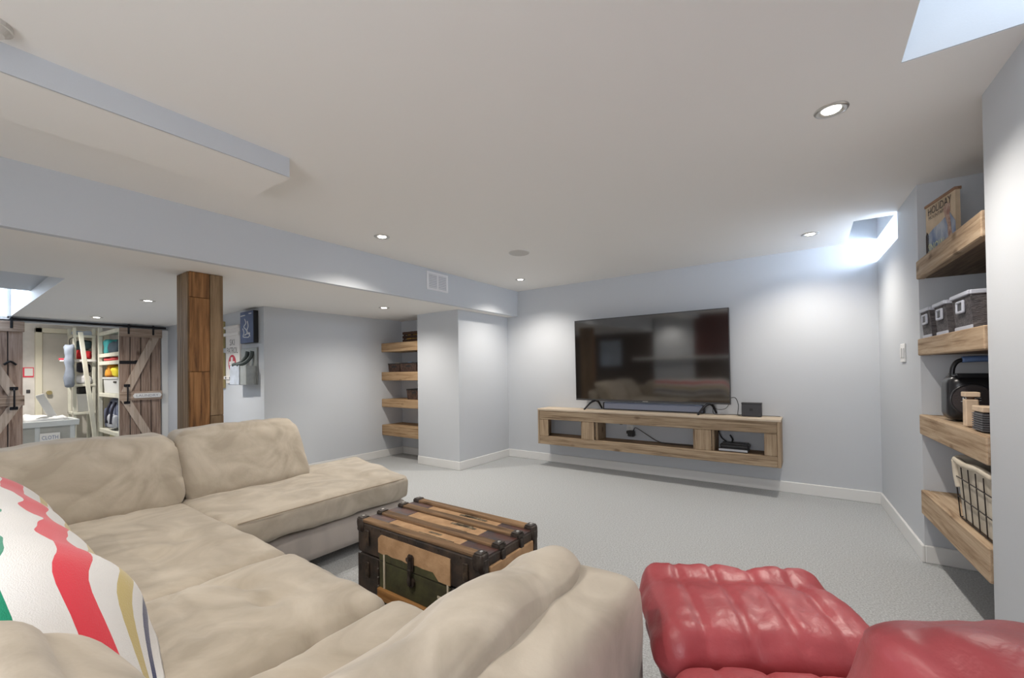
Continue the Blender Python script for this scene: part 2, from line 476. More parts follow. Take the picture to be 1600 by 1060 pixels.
# baseboards
BBH, BBT = 0.105, 0.016
S('baseboard_north', (-3.55, 0.51), (D - BBT, D), (0, BBH), WHITE, 0.004)
RS('baseboard_east', (-BBT, 0), (BBT, 1.31 + BBT), (0, BBH), WHITE, 0.004)
RS('baseboard_niche', (0.0, 0.33), (1.31, 1.31 + BBT), (0, BBH), WHITE, 0.004)
RS('baseboard_niche_back', (0.33 - BBT, 0.33), (1.33, 2.335), (0, BBH), WHITE, 0.004)
RS('baseboard_east_near', (-BBT, 0), (2.335, 6.6), (0, BBH), WHITE, 0.004)
S('baseboard_column', (-4.29, -3.55 + BBT), (3.87 - BBT, 3.87), (0, BBH), WHITE, 0.004)
S('baseboard_column_side', (-3.55, -3.55 + BBT), (3.87, D - BBT), (0, BBH), WHITE, 0.004)
S('baseboard_west', (-5.06, -5.06 + BBT), (2.27, 4.25), (0, BBH), WHITE, 0.004)
S('baseboard_niche_left', (-5.04, -4.29), (4.25 - BBT, 4.25), (0, BBH), WHITE, 0.004)
S('baseboard_south', (-8.2, 0.7), (YB + 0.021, YB + 0.021 + BBT), (0, BBH), WHITE, 0.004)

# windows: frame and pane of each, lit by area lamps; the back one is added for fill
GLASS = mat('window_glass', (0.93, 0.97, 1.0), 0.05, spec=0.5, emit=(0.80, 0.90, 1.0), estr=0.8)
def window(name, c, sy, sz, rz=0.0):
    f = bpy.data.objects.new(name, boxmesh(0.02, sy, sz))
    f.data.materials.append(GLASS)
    COL.objects.link(f); f.location = c; f.rotation_euler = (0, 0, rz); ORG[f] = Vector((0, 0, 0))
    struct(f)
    for s in (-1, 1):
        box('window_frame', (-0.03, 0.03), (s * sy / 2 - 0.02, s * sy / 2 + 0.02), (-sz / 2, sz / 2), WHITE, f)
        box('window_frame', (-0.03, 0.03), (-sy / 2, sy / 2), (s * sz / 2 - 0.02, s * sz / 2 + 0.02), WHITE, f)
    box('window_mullion', (-0.025, 0.025), (-0.012, 0.012), (-sz / 2, sz / 2), WHITE, f)
R3 = Matrix.Rotation(TH, 3, 'Z')
window('window_1', P0 + R3 @ Vector((0.52, -0.39, 2.30)), 0.78, 0.42, TH)
window('window_2', (1.08, 1.62, 2.60), 1.0, 0.42)
window('window_fill_added', (-0.45, YB + 0.012, 1.35), 1.7, 1.2, pi / 2)  # invented window on the unseen back wall, goes with the added fill light
window('window_3', (-8.24, 0.06, 2.28), 1.2, 0.62)
# ================================================================= LIGHTS
def pot(x, y, z, label, power=POT_W, group='recessed pot lights', tw=pi * 0.74):
    t = thing('recessed_light', label, 'light', (x, y, z), group)
    bm = bmesh.new()
    n = 28
    prof = [(0.030, 0.012), (0.036, -0.002), (0.050, -0.007), (0.062, -0.004), (0.064, 0.0)]
    rings = [[bm.verts.new((r * cos(2 * pi * k / n), r * sin(2 * pi * k / n), zz)) for k in range(n)] for r, zz in prof]
    for a, b in zip(rings[:-1], rings[1:]):
        for k in range(n): bm.faces.new((a[k], a[(k + 1) % n], b[(k + 1) % n], b[k]))
    bmesh.ops.recalc_face_normals(bm, faces=bm.faces[:])
    link('trim_ring', bm_mesh(bm), (x, y, z), CHROME, t, None, True)
    disc('lens', (x, y, z - 0.002), 0.031, 0.004, LAMP, t, smooth=False)
    l = bpy.data.lights.new('pot_light', 'SPOT')
    l.energy = power; l.color = POT_COL; l.spot_size = tw; l.spot_blend = 0.9; l.shadow_soft_size = 0.025
    o = bpy.data.objects.new('pot_light', l)
    COL.objects.link(o); o.parent = t; o.location = (0, 0, -0.02)
    return t
pot(-2.885, 2.227, H, 'round ceiling pot light near the bulkhead, above the chaise')
pot(-2.894, 4.291, H, 'round ceiling pot light near the wall corner by the air vent')
pot(0.025, 4.376, H, 'round ceiling pot light beside the corner window well', POT_W * 0.75)
pot(0.098, 2.327, H, 'largest-looking round ceiling pot light at the upper right')
pot(-1.4, 0.1, H, 'unseen round ceiling pot light added for fill above the middle of the sofa', POT_W * 0.9)  # out of view, added to give the room more fill
pot(-2.9, -1.25, H, 'round ceiling pot light washing the wall behind the sofa', POT_W * 0.9)
pot(-5.571, 1.368, ZL, 'round pot light in the low ceiling left of the wooden post', POT_W * 1.2)
pot(-7.612, 1.347, ZL, 'round pot light in the low ceiling in front of the barn doors', POT_W * 0.6)
pot(-4.123, 3.202, ZL, 'round pot light in the low ceiling before the left shelf niche', POT_W * 0.72, tw=pi * 0.84)
pot(-9.6, 1.0, 2.3, 'round pot light on the laundry room ceiling', POT_W * 2.0)
# ceiling speaker, smoke detector, vent
t = thing('ceiling_speaker', 'flat round white speaker grille in the ceiling', 'speaker', (-2.246, 3.315, H))
disc('grille', (-2.246, 3.315, H - 0.003), 0.092, 0.006, mat('grille_white', (0.60, 0.58, 0.55), 0.7, bump=0.4, bscale=400), t)
ring('grille_rim', (-2.246, 3.315, H - 0.004), 0.096, 0.004, mat('grille_rim', (0.66, 0.64, 0.61), 0.6), t)
t = thing('smoke_detector', 'round off-white smoke detector on the ceiling at the left edge', 'detector', (-2.12, 0.125, H))
disc('base', (-2.12, 0.125, H - 0.008), 0.055, 0.016, mat('detector_plastic', (0.62, 0.60, 0.56), 0.5), t)
disc('cover', (-2.12, 0.125, H - 0.024), 0.036, 0.018, MATS['detector_plastic'], t, r2=0.050)
t = thing('air_vent', 'white two-panel air vent grille on the bulkhead', 'vent', (-3.37, 3.34, 2.12))
VENT = mat('vent_white', (0.80, 0.80, 0.82), 0.4)
for z0, z1 in ((2.12, 2.145), (2.295, 2.32)): box('frame_bar', (-3.37, -3.358), (3.178, 3.502), (z0, z1), VENT, t, 0.002)
for y0, y1 in ((3.178, 3.205), (3.33, 3.35), (3.475, 3.502)): box('frame_bar', (-3.37, -3.358), (y0, y1), (2.145, 2.295), VENT, t, 0.002)
box('backing', (-3.3699, -3.367), (3.2, 3.48), (2.14, 2.3), mat('vent_shadow', (0.45, 0.46, 0.5), 0.7), t)
for k in range(8):
    for y0, y1 in ((3.205, 3.33), (3.35, 3.475)):
        z = 2.152 + k * 0.0185
        box('louver', (-3.367, -3.360), (y0, y1), (z, z + 0.008), VENT, t)

# ================================================================= WOODEN POST
t = thing('wooden_post', 'square reclaimed wood post between sofa and barn doors', 'post', (-3.877, 1.27, 0))
px0, px1, py0, py1 = -4.0, -3.755, 1.16, 1.385
box('core', (px0 + 0.02, px1 - 0.02), (py0 + 0.02, py1 - 0.02), (0, ZL), mat('post_core', (0.05, 0.03, 0.015), 0.9), t)
# faces: each clad with boards
for (y0, y1, m_) in ((1.162, 1.292, POSTW), (1.295, 1.383, POSTG)):
    zs = [(0.0, 0.62), (0.623, 1.24), (1.243, 1.80), (1.803, ZL - 0.002)] if m_ is POSTW else [(0.0, 0.9), (0.903, ZL - 0.002)]
    for z0, z1 in zs: box('plank', (px1 - 0.02, px1 + random.uniform(-0.002, 0.003)), (y0, y1), (z0, z1), m_, t, 0.003)
for (x0, x1) in ((px0, px0 + 0.12), (px0 + 0.124, px1 - 0.02)):
    box('plank', (x0, x1), (py0 - 0.003, py0 + 0.02), (0, ZL - 0.002), POSTG, t, 0.003)
    box('plank', (x0, x1), (py1 - 0.02, py1 + 0.003), (0, ZL - 0.002), POSTG, t, 0.003)
for (y0, y1) in ((1.182, 1.27), (1.273, 1.363)):
    box('plank', (px0 - 0.003, px0 + 0.02), (y0, y1), (0, ZL - 0.002), POSTG, t, 0.003)

# ================================================================= TV WALL
YF = 4.616
t = thing('media_console', 'long floating media console of reclaimed wood under the television', 'console', (-1.546, 4.77, 0.285))
cx0, cx1 = -2.868, -0.226
box('top_board', (cx0 - 0.004, cx1 + 0.004), (YF - 0.004, D - 0.002), (0.712, 0.735), CONS_TOP, t, 0.003)
box('front_top_rail', (cx0 + 0.025, cx1 - 0.028), (YF, YF + 0.035), (0.600, 0.712), CONS_X, t, 0.004)
box('front_bottom_rail', (cx0 + 0.025, cx1 - 0.028), (YF - 0.004, YF + 0.035), (0.285, 0.388), CONS_X, t, 0.004)
box('side_board', (cx0, cx0 + 0.025), (YF - 0.004, D - 0.002), (0.285, 0.712), CONS_Z, t, 0.003)
box('side_board', (cx1 - 0.028, cx1), (YF - 0.004, D - 0.002), (0.285, 0.712), CONS_Z, t, 0.003)
for x0, x1 in ((cx0 + 0.026, -2.722), (-2.245, -2.095), (-0.972, -0.822), (-0.360, cx1 - 0.029)):
    box('front_stile', (x0, x1), (YF + 0.002, YF + 0.033), (0.389, 0.599), CONS_Z, t, 0.004)
for x0, x1 in ((-2.09, -2.06), (-2.275, -2.247), (-0.997, -0.973), (-0.82, -0.795)):
    box('divider', (x0, x1), (YF + 0.034, D - 0.02), (0.388, 0.70), CONS_Z, t, 0.002)
for y0, y1 in ((YF + 0.036, 4.76), (4.763, D - 0.02)):
    box('shelf_board', (cx0 + 0.026, cx1 - 0.03), (y0, y1), (0.349, 0.387), wood('console_shelf', (0.09, 0.055, 0.03), (0.19, 0.125, 0.075), (0.28, 0.20, 0.13), 0, rand=0.1), t, 0.003)

TVX0, TVX1, TVZ0, TVZ1, TVY = -2.408, -0.661, 0.846, 1.842, 4.800
t = thing('television', 'large flat black television standing on the wooden console', 'television', (-1.535, 4.80, 0.735))
box('housing', (TVX0, TVX1), (TVY + 0.004, TVY + 0.03), (TVZ0, TVZ1), BLACK, t, 0.004)
box('back_cover', (TVX0 + 0.3, TVX1 - 0.3), (TVY + 0.03, TVY + 0.065), (TVZ0 + 0.03, TVZ0 + 0.55), BLACK, t, 0.01)
box('screen', (TVX0 + 0.008, TVX1 - 0.008), (TVY, TVY + 0.006), (TVZ0 + 0.018, TVZ1 - 0.008), SCREEN, t)
for z0, z1 in ((TVZ0, TVZ0 + 0.016), (TVZ1 - 0.007, TVZ1)): box('bezel', (TVX0, TVX1), (TVY - 0.002, TVY + 0.006), (z0, z1), DARK, t, 0.001)
for x0, x1 in ((TVX0, TVX0 + 0.007), (TVX1 - 0.007, TVX1)): box('bezel', (x0, x1), (TVY - 0.002, TVY + 0.006), (TVZ0 + 0.016, TVZ1 - 0.007), DARK, t, 0.001)
box('logo_bar', (-1.565, -1.505), (TVY - 0.004, TVY), (TVZ0 + 0.002, TVZ0 + 0.009), CHROME, t)
for xc, m_ in ((-2.15, BMETAL), (-0.86, BMETAL)):
    bm = bmesh.new()
    top = Vector((xc, TVY + 0.015, TVZ0 + 0.005))
    for q in (Vector((xc - 0.09, 4.67, 0.745)), Vector((xc + 0.05, 4.885, 0.745))):
        tube_bm(bm, [p - top for p in catmull([top, top * 0.55 + q * 0.45 + Vector((0, 0, 0.02)), q])], 0.015, 8, False, 0.010)
    link('foot', bm_mesh(bm), top, m_, t, None, True)
t.rotation_euler = (radians(1.1), 0, 0)
t = thing('soundbar', 'slim blue-grey soundbar lying under the television', 'soundbar', (-1.5, 4.86, 0.735))
SB = mat('soundbar_fabric', (0.27, 0.31, 0.42), 0.6, bump=0.2, bscale=300)
box('body', (-2.06, -0.93), (4.835, 4.905), (0.737, 0.826), SB, t, 0.012, 3, smooth=False)
box('front_strip', (-2.055, -0.935), (4.830, 4.838), (0.737, 0.752), DARK, t, 0.002)
for x in (-2.062, -0.928): box('end_cap', (x - 0.006, x + 0.006), (4.837, 4.903), (0.739, 0.824), BLACK, t, 0.003)
t = thing('small_speaker_box', 'small black box speaker on the right end of the console', 'speaker', (-0.472, 4.79, 0.735))
box('case', (-0.560, -0.387), (4.755, 4.83), (0.738, 0.872), mat('speaker_case', (0.035, 0.035, 0.042), 0.45), t, 0.004)
box('lid_band', (-0.562, -0.385), (4.752, 4.832), (0.860, 0.874), BLACK, t, 0.003)
box('emblem', (-0.49, -0.462), (4.751, 4.756), (0.797, 0.817), mat('emblem_grey', (0.01, 0.01, 0.01), 0.3), t, 0.003)
for x in (-0.54, -0.41): disc('rubber_foot', (x, 4.79, 0.7365), 0.01, 0.003, BLACK, t)
CORD = mat('cord_black', (0.02, 0.02, 0.022), 0.5)
tag(tube('speaker_cable', [(-0.70, 4.86, 0.90), (-0.63, 4.86, 0.915), (-0.60, 4.86, 0.84), (-0.605, 4.85, 0.745), (-0.57, 4.845, 0.742), (-0.50, 4.85, 0.741)], 0.0035, CORD, None, 6), 'thin dark cable looping down from the television to the small speaker', 'cable')
tag(tube('power_cable', [(-0.86, 4.88, 0.83), (-0.80, 4.86, 0.79), (-0.72, 4.85, 0.80), (-0.68, 4.88, 0.86)], 0.003, CORD, None, 6), 'short dark cable sagging behind the right television foot', 'cable')
tag(tube('thin_lead', [(-0.84, 4.86, 0.80), (-0.82, 4.82, 0.742), (-0.70, 4.83, 0.741), (-0.62, 4.84, 0.742), (-0.35, 4.87, 0.74), (-0.24, 4.88, 0.739)], 0.003, CORD, None, 6), 'thin lead lying along the console top to its right end', 'cable')
# outlet and things inside the console
t = thing('wall_outlet', 'white power outlet on the wall inside the console middle bay', 'outlet', (-1.76, D, 0.44))
box('cover_plate', (-1.80, -1.72), (D - 0.008, D), (0.44, 0.56), WHITE, t, 0.002)
for z in (0.475, 0.525): disc('socket', (-1.76, D - 0.009, z), 0.016, 0.004, mat('socket_white', (0.7, 0.7, 0.68), 0.4), t, 'Y', 14)
t = thing('power_adapter', 'black power adapter plugged into the outlet in the console', 'adapter', (-1.72, 4.87, 0.374))
box('brick', (-1.765, -1.69), (4.83, 4.895), (0.43, 0.50), BLACK, t, 0.008, 2)
box('plug_body', (-1.785, -1.745), (4.85, 4.9), (0.46, 0.495), BLACK, t, 0.004)
tube('lead', [(-1.70, 4.85, 0.5), (-1.66, 4.83, 0.54), (-1.55, 4.83, 0.48), (-1.42, 4.82, 0.41), (-1.30, 4.80, 0.393), (-1.02, 4.80, 0.393)], 0.005, CORD, t, 6)
tag(tube('coiled_cable', [Vector((-1.86, 4.88, 0.60)) + Vector((0.045 * cos(a), 0.01 * sin(a * 2), 0.035 * sin(a) )) for a in [k * 2 * pi / 16 for k in range(16)]], 0.006, CORD, None, 6, True), 'black cable coil hanging in the middle console bay', 'cable')
t = thing('disc_player', 'flat black and silver player in the right console bay', 'player', (-0.62, 4.75, 0.373))
box('case', (-0.76, -0.50), (4.66, 4.84), (0.394, 0.417), BLACK, t, 0.003)
box('front_panel', (-0.758, -0.502), (4.654, 4.662), (0.394, 0.417), mat('silver_plastic', (0.5, 0.52, 0.56), 0.35, metal=0.5), t, 0.002)
for x in (-0.74, -0.52):
    for y in (4.68, 4.82): disc('foot', (x, y, 0.3905), 0.01, 0.007, BLACK, t, seg=10)
t = thing('set_top_box', 'black set-top box lying on the silver-fronted player', 'media box', (-0.62, 4.75, 0.402))
box('case', (-0.75, -0.49), (4.67, 4.83), (0.418, 0.467), BLACK, t, 0.014, 3)
tube('lead', [(-0.70, 4.81, 0.46), (-0.76, 4.84, 0.50), (-0.79, 4.86, 0.58), (-0.79, 4.87, 0.66)], 0.006, CORD, t, 6)
tube('lead', [(-0.66, 4.81, 0.46), (-0.655, 4.83, 0.49), (-0.68, 4.85, 0.53)], 0.008, CORD, t, 6)

# ================================================================= RIGHT NICHE
def rshelf(z0, z1, label):
    t = rthing('floating_shelf', label, 'shelf', 0.16, 1.82, z0, 'thick wooden shelves in the right niche')
    box('front_board', (-0.012, 0.03), (-2.333, -1.313), (z0, z1), SHELFW_Y, t, 0.005)
    box('top_board', (0.031, 0.328), (-2.333, -1.313), (z1 - 0.03, z1 - 0.002), SHELFW_Y, t, 0.003)
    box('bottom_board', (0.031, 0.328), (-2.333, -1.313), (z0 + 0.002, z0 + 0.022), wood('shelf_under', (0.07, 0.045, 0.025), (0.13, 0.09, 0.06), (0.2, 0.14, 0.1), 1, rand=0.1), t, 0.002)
    box('cleat', (0.031, 0.328), (-1.345, -1.315), (z0 + 0.023, z1 - 0.031), SHELFW_Y, t, 0.001)
    box('cleat', (0.031, 0.328), (-2.331, -2.30), (z0 + 0.023, z1 - 0.031), SHELFW_Y, t, 0.001)
rshelf(1.755, 1.868, 'topmost thick wooden shelf in the right niche, holding the poster')
rshelf(1.280, 1.383, 'second thick wooden shelf in the right niche, under three grey baskets')
rshelf(0.793, 0.915, 'third thick wooden shelf in the right niche, under the radio')
rshelf(0.300, 0.448, 'lowest thick wooden shelf in the right niche, under the wire basket')
# three baskets
BASK = mat('basket_weave', (0.105, 0.095, 0.10), 0.7, c2=(0.05, 0.045, 0.05), vscale=30, bump=0.8, bscale=90, stretch=(1, 1, 2.2))
BASK_T = mat('basket_trim', (0.46, 0.48, 0.55), 0.5)
for i, (ua, ub, lab) in enumerate(((1.335, 1.52, 'leftmost of three small grey woven baskets on the second shelf'), (1.605, 1.81, 'middle one of three small grey woven baskets on the second shelf'), (1.90, 2.15, 'rightmost and largest-looking of three grey woven baskets on the second shelf'))):
    z0, z1 = 1.384, 1.556
    u0_, u1_ = ua, ub
    t = rthing('storage_basket', lab, 'basket', 0.11, (ua + ub) / 2, z0, 'grey woven baskets')
    basket('body', t, (0.0, 0.24), (-u1_, -u0_), (z0, z1), BASK, 0.90)
    uc = (u0_ + u1_) / 2; hw = (u1_ - u0_) / 2
    for (o0, o1, a0, a1) in ((-0.008, 0.006, u0_, u1_), (0.234, 0.248, u0_, u1_), (0.0, 0.24, u0_ - 0.004, u0_ + 0.008), (0.0, 0.24, u1_ - 0.008, u1_ + 0.004)):
        box('rim', (o0, o1), (-a1, -a0), (z1 - 0.016, z1 + 0.004), BASK_T, t, 0.003)
    box('bottom_trim', (0.006, 0.016), (-uc - hw * 0.9, -uc + hw * 0.9), (z0, z0 + 0.018), BASK_T, t, 0.002)
    zc = z0 + 0.11
    box('handle_hole', (-0.002, 0.006), (-uc - 0.036, -uc + 0.036), (zc - 0.018, zc + 0.02), BLACK, t, 0.003)
    for (a0, a1, b0, b1) in ((-0.045, 0.045, 0.019, 0.030), (-0.045, 0.045, -0.030, -0.018), (-0.047, -0.035, -0.026, 0.026), (0.035, 0.047, -0.026, 0.026)):
        box('handle_frame', (-0.007, 0.004), (-uc + a0, -uc + a1), (zc + b0, zc + b1), BASK_T, t, 0.003)
# poster
rzp = TH
t = frame_thing('ski_poster', 'vintage ski holiday poster on a canvas leaning on the top niche shelf', 'poster', (0.058, -1.50, 1.869), P0, TH)
t.rotation_euler = (0, 0, TH + atan(0.055 / 0.30))
ORG[t] = Vector((0, 0, 0))
W2, PH = 0.152, 0.325
PAPER = mat('poster_paper', (0.62, 0.50, 0.36), 0.8, c2=(0.50, 0.39, 0.27), vscale=9)
box('canvas', (0, 0.02), (-W2, W2), (0, PH - 0.016), PAPER, t)
box('top_batten', (-0.006, 0.026), (-W2 - 0.004, W2 + 0.004), (PH - 0.016, PH), wood('batten', (0.14, 0.08, 0.05), (0.28, 0.17, 0.11), (0.36, 0.24, 0.16), 1, rand=0.05), t, 0.002)
SKYB = mat('poster_blue', (0.16, 0.22, 0.36), 0.8, c2=(0.42, 0.45, 0.50), vscale=22, stretch=(1, 1, 0.4))
def poly(name, pts, m, parent, x=-0.002, th=0.0015):
    """thin printed shape on the plane x = const, pts are (y, z)"""
    bm = bmesh.new()
    a = [bm.verts.new((x, y, z)) for y, z in pts]
    b = [bm.verts.new((x + th, y, z)) for y, z in pts]
    n = len(pts)
    bm.faces.new(a); bm.faces.new(b[::-1])
    for k in range(n): bm.faces.new((a[k], b[k], b[(k + 1) % n], a[(k + 1) % n]))
    bmesh.ops.recalc_face_normals(bm, faces=bm.faces[:])
    return link(name, bm_mesh(bm), (0, 0, 0) if parent is None else ORG[parent], m, parent)
INK = mat('poster_ink', (0.05, 0.04, 0.04), 0.8)
poly('print_mountain', [(0.135, 0.005), (-0.15, 0.005), (-0.15, 0.14), (-0.09, 0.215), (-0.05, 0.19), (0.0, 0.175), (0.06, 0.165), (0.135, 0.14)], SKYB, t)
poly('print_tree', [(0.152, 0.02), (0.12, 0.02), (0.115, 0.13), (0.14, 0.16), (0.152, 0.14)], INK, t)
poly('print_skier', [(-0.06, 0.05), (-0.085, 0.06), (-0.08, 0.14), (-0.055, 0.2), (-0.04, 0.25), (-0.085, 0.262), (-0.11, 0.25), (-0.1, 0.2), (-0.115, 0.1), (-0.135, 0.03), (-0.10, 0.04), (-0.08, 0.03)], mat('poster_skier', (0.30, 0.16, 0.13), 0.8, c2=(0.5, 0.38, 0.3), vscale=40), t, -0.0035)
text('print_title', 'HOLIDAY', 0.24, 0.045, (-0.003, 0.0, 0.275), INK, t, '-X')
text('print_subtitle', 'MOUNTAIN', 0.17, 0.02, (-0.003, 0.03, 0.235), INK, t, '-X')
text('print_slogan', 'SNOW', 0.17, 0.05, (-0.005, 0.035, 0.055), mat('poster_yellow', (0.62, 0.64, 0.36), 0.8), t, '-X')
# radio
BLK2 = mat('radio_plastic', (0.012, 0.012, 0.014), 0.3)
t = rthing('portable_radio', 'black portable radio with blue handle grip on the third niche shelf', 'radio', 0.17, 1.6, 0.915)
soft('body', (0.022, 0.312), (-1.74, -1.56), (0.918, 1.160), BLK2, t, r=0.045, n=(14, 8, 12))
box('top_ledge', (0.05, 0.29), (-1.73, -1.57), (1.15, 1.172), BLK2, t, 0.008, 2)
disc('speaker_cone', (0.105, -1.742, 1.035), 0.078, 0.012, mat('radio_grille', (0.05, 0.042, 0.045), 0.8, bump=0.6, bscale=300), t, 'Y', 32)
ring('speaker_ring', (0.105, -1.746, 1.035), 0.080, 0.005, mat('radio_gloss', (0.03, 0.03, 0.034), 0.15), t, 'Y')
text('logo', 'JVC', 0.075, 0.022, (0.10, -1.7495, 1.035), mat('logo_white', (0.7, 0.74, 0.78), 0.4), t, '-Y')
box('control_panel', (0.19, 0.30), (-1.748, -1.735), (1.055, 1.115), mat('radio_panel', (0.30, 0.32, 0.36), 0.4), t, 0.004)
disc('display', (0.232, -1.752, 1.035), 0.022, 0.008, mat('radio_red', (0.6, 0.03, 0.04), 0.3), t, 'Y', 20)
disc('display_ring', (0.272, -1.750, 1.030), 0.024, 0.006, mat('radio_blue', (0.03, 0.05, 0.25), 0.3), t, 'Y', 20)
tube('handle', [(0.055, -1.65, 1.155), (0.062, -1.65, 1.21), (0.09, -1.65, 1.243), (0.17, -1.65, 1.248), (0.25, -1.65, 1.243), (0.278, -1.65, 1.21), (0.285, -1.65, 1.155)], 0.011, BLK2, t)
hd = tube('handle_grip', [(0.095, -1.65, 1.247), (0.17, -1.65, 1.250), (0.235, -1.65, 1.247)], 0.017, mat('grip_blue', (0.16, 0.26, 0.50), 0.5), t)
t = rthing('wooden_figure', 'pale wooden block figure standing before the radio', 'ornament', 0.045, 1.96, 0.915)
box('block', (0.020, 0.066), (-1.985, -1.94), (0.918, 1.05), mat('pale_wood', (0.60, 0.46, 0.33), 0.6, var=0.12, vscale=12), t, 0.004)
box('cap', (0.016, 0.070), (-1.99, -1.935), (1.062, 1.085), MATS['pale_wood'], t, 0.003)
disc('neck', (0.043, -1.962, 1.056), 0.014, 0.014, mat('brown_wood', (0.12, 0.06, 0.03), 0.6), t, seg=12)
t = rthing('ribbed_jar', 'dark ribbed square jar with pale wooden lid on the third niche shelf', 'jar', 0.06, 2.16, 0.915)
box('body', (0.012, 0.11), (-2.22, -2.105), (0.917, 1.005), DARK, t, 0.006)
for k in range(8): box('rib', (0.009, 0.113), (-2.223, -2.102), (0.922 + k * 0.010, 0.927 + k * 0.010), mat('jar_rib', (0.09, 0.09, 0.10), 0.5), t, 0.001)
box('lid', (0.009, 0.113), (-2.223, -2.102), (1.006, 1.03), MATS['pale_wood'], t, 0.003)
# wire basket
t = rthing('wire_basket', 'wire basket with cream cloth liner on the lowest niche shelf', 'basket', 0.13, 2.08, 0.449)
LINER = mat('cream_cloth', (0.66, 0.60, 0.50), 0.95, c2=(0.52, 0.46, 0.37), vscale=6, bump=0.5, bscale=22)
lin = basket('liner', t, (0.012, 0.28), (-2.318, -1.87), (0.458, 0.735), LINER, 0.90, 0.012, pname='cloth_liner')
for s in (0, 1):
    xx = 0.012 if s == 0 else 0.28
    tube('cloth_fold', [(xx, -1.862, 0.738), (xx - 0.004, -2.0, 0.730), (xx, -2.15, 0.742), (xx, -2.318, 0.735)], 0.016, LINER, t, 8)
tube('cloth_fold', [(0.012, -1.866, 0.74), (0.1, -1.866, 0.746), (0.2, -1.87, 0.735), (0.28, -1.866, 0.74)], 0.018, LINER, t, 8)
tube('cloth_fold', [(0.008, -1.864, 0.735), (0.012, -1.868, 0.66), (0.018, -1.876, 0.60)], 0.014, LINER, t, 8)
WIRE = mat('wire_rust', (0.06, 0.05, 0.045), 0.5, metal=0.7)
bm = bmesh.new()
def wb(o, uu, zz):
    k = 0.90 + 0.10 * (zz - 0.452) / 0.285
    return Vector((0.146 + (o - 0.146) * k * 1.06, -2.094 + (uu + 2.094) * k * 1.035, zz))
for zz in (0.455, 0.555, 0.655):
    tube_bm(bm, [wb(0.012, -1.87, zz), wb(0.012, -2.318, zz), wb(0.28, -2.318, zz), wb(0.28, -1.87, zz)], 0.0028, 6, True)
for k in range(6):
    uu = -1.87 - k * 0.0896
    for oo in (0.012, 0.28): tube_bm(bm, [wb(oo, uu, 0.453), wb(oo, uu, 0.72)], 0.0025, 6)
for k in range(5):
    oo = 0.012 + k * 0.067
    for uu in (-1.87, -2.318): tube_bm(bm, [wb(oo, uu, 0.453), wb(oo, uu, 0.72)], 0.0025, 6)
link('wire_frame', bm_mesh(bm), ORG[t], WIRE, t).data.transform(Matrix.Translation(-ORG[t]))
# light switch
t = rthing('light_switch', 'white double light switch on the wall left of the right niche', 'switch', 0, 0.89, 1.245)
box('plate', (-0.008, 0.0), (-0.955, -0.825), (1.245, 1.375), WHITE, t, 0.003)
for u_ in (0.857, 0.923): box('rocker', (-0.013, -0.007), (-u_ - 0.02, -u_ + 0.02), (1.275, 1.345), mat('switch_white', (0.7, 0.7, 0.7), 0.35), t, 0.003)

# ================================================================= LEFT NICHE
for z0, z1, lab in ((1.520, 1.645, 'topmost wooden shelf in the left niche, under the slatted crate'), (1.109, 1.230, 'second wooden shelf in the left niche, under two dark baskets'), (0.729, 0.842, 'third wooden shelf in the left niche, under one dark bin'), (0.322, 0.470, 'lowest and empty wooden shelf in the left niche')):
    t = thing('floating_shelf', lab, 'shelf', (-4.68, 4.05, z0), 'thick wooden shelves in the left niche')
    box('front_board', (-5.058, -4.292), (3.873, 3.912), (z0, z1), SHELFW_X, t, 0.005)
    box('top_board', (-5.058, -4.292), (3.913, 4.248), (z1 - 0.03, z1 - 0.002), SHELFW_X, t, 0.003)
    box('bottom_board', (-5.058, -4.292), (3.913, 4.248), (z0 + 0.002, z0 + 0.022), SHELFW_X, t, 0.002)
    box('cleat', (-5.056, -5.03), (3.913, 4.248), (z0 + 0.023, z1 - 0.031), SHELFW_X, t)
    box('cleat', (-4.32, -4.294), (3.913, 4.248), (z0 + 0.023, z1 - 0.031), SHELFW_X, t)
CRATE = wood('crate_wood', (0.025, 0.012, 0.008), (0.05, 0.024, 0.015), (0.09, 0.045, 0.03), 0, rand=0.1)
t = thing('slatted_crate', 'dark slatted wooden crate on the top left-niche shelf', 'crate', (-4.55, 4.07, 1.645))
for z0 in (1.647, 1.700, 1.753):
    for y0 in (3.955, 4.19): box('slat', (-4.68, -4.36), (y0, y0 + 0.012), (z0, z0 + 0.038), CRATE, t, 0.002)
    for x0 in (-4.692, -4.36): box('slat', (x0, x0 + 0.012), (3.955, 4.202), (z0, z0 + 0.038), CRATE, t, 0.002)
for x0 in (-4.68, -4.53, -4.385):
    for y0 in (3.967, 4.175): box('corner_post', (x0, x0 + 0.025), (y0, y0 + 0.015), (1.647, 1.795), CRATE, t, 0.002)
box('floor_board', (-4.68, -4.36), (3.968, 4.189), (1.648, 1.656), CRATE, t)
def toy(x, y, z, s, c, lab, seed, cat='toy'):
    o = soft(cat.replace(' ', '_'), (x - s, x + s), (y - s, y + s), (z, z + s * 1.3), mat('cloth_%s' % lab[:12].replace(' ', '_'), c, 0.8), None, r=s * 0.6, n=(6, 6, 6), amp=s * 0.4, freq=9, seed=seed)
    return tag(o, lab, cat)
toy(-4.56, 4.07, 1.657, 0.095, (0.45, 0.26, 0.05), 'tan bundle peeking out of the slatted crate', 2, 'bundle')
toy(-4.43, 4.09, 1.657, 0.065, (0.02, 0.02, 0.025), 'black bundle peeking out of the slatted crate', 3, 'bundle')
NB = mat('niche_basket', (0.10, 0.055, 0.04), 0.6, c2=(0.03, 0.018, 0.014), vscale=34, bump=0.7, bscale=120)
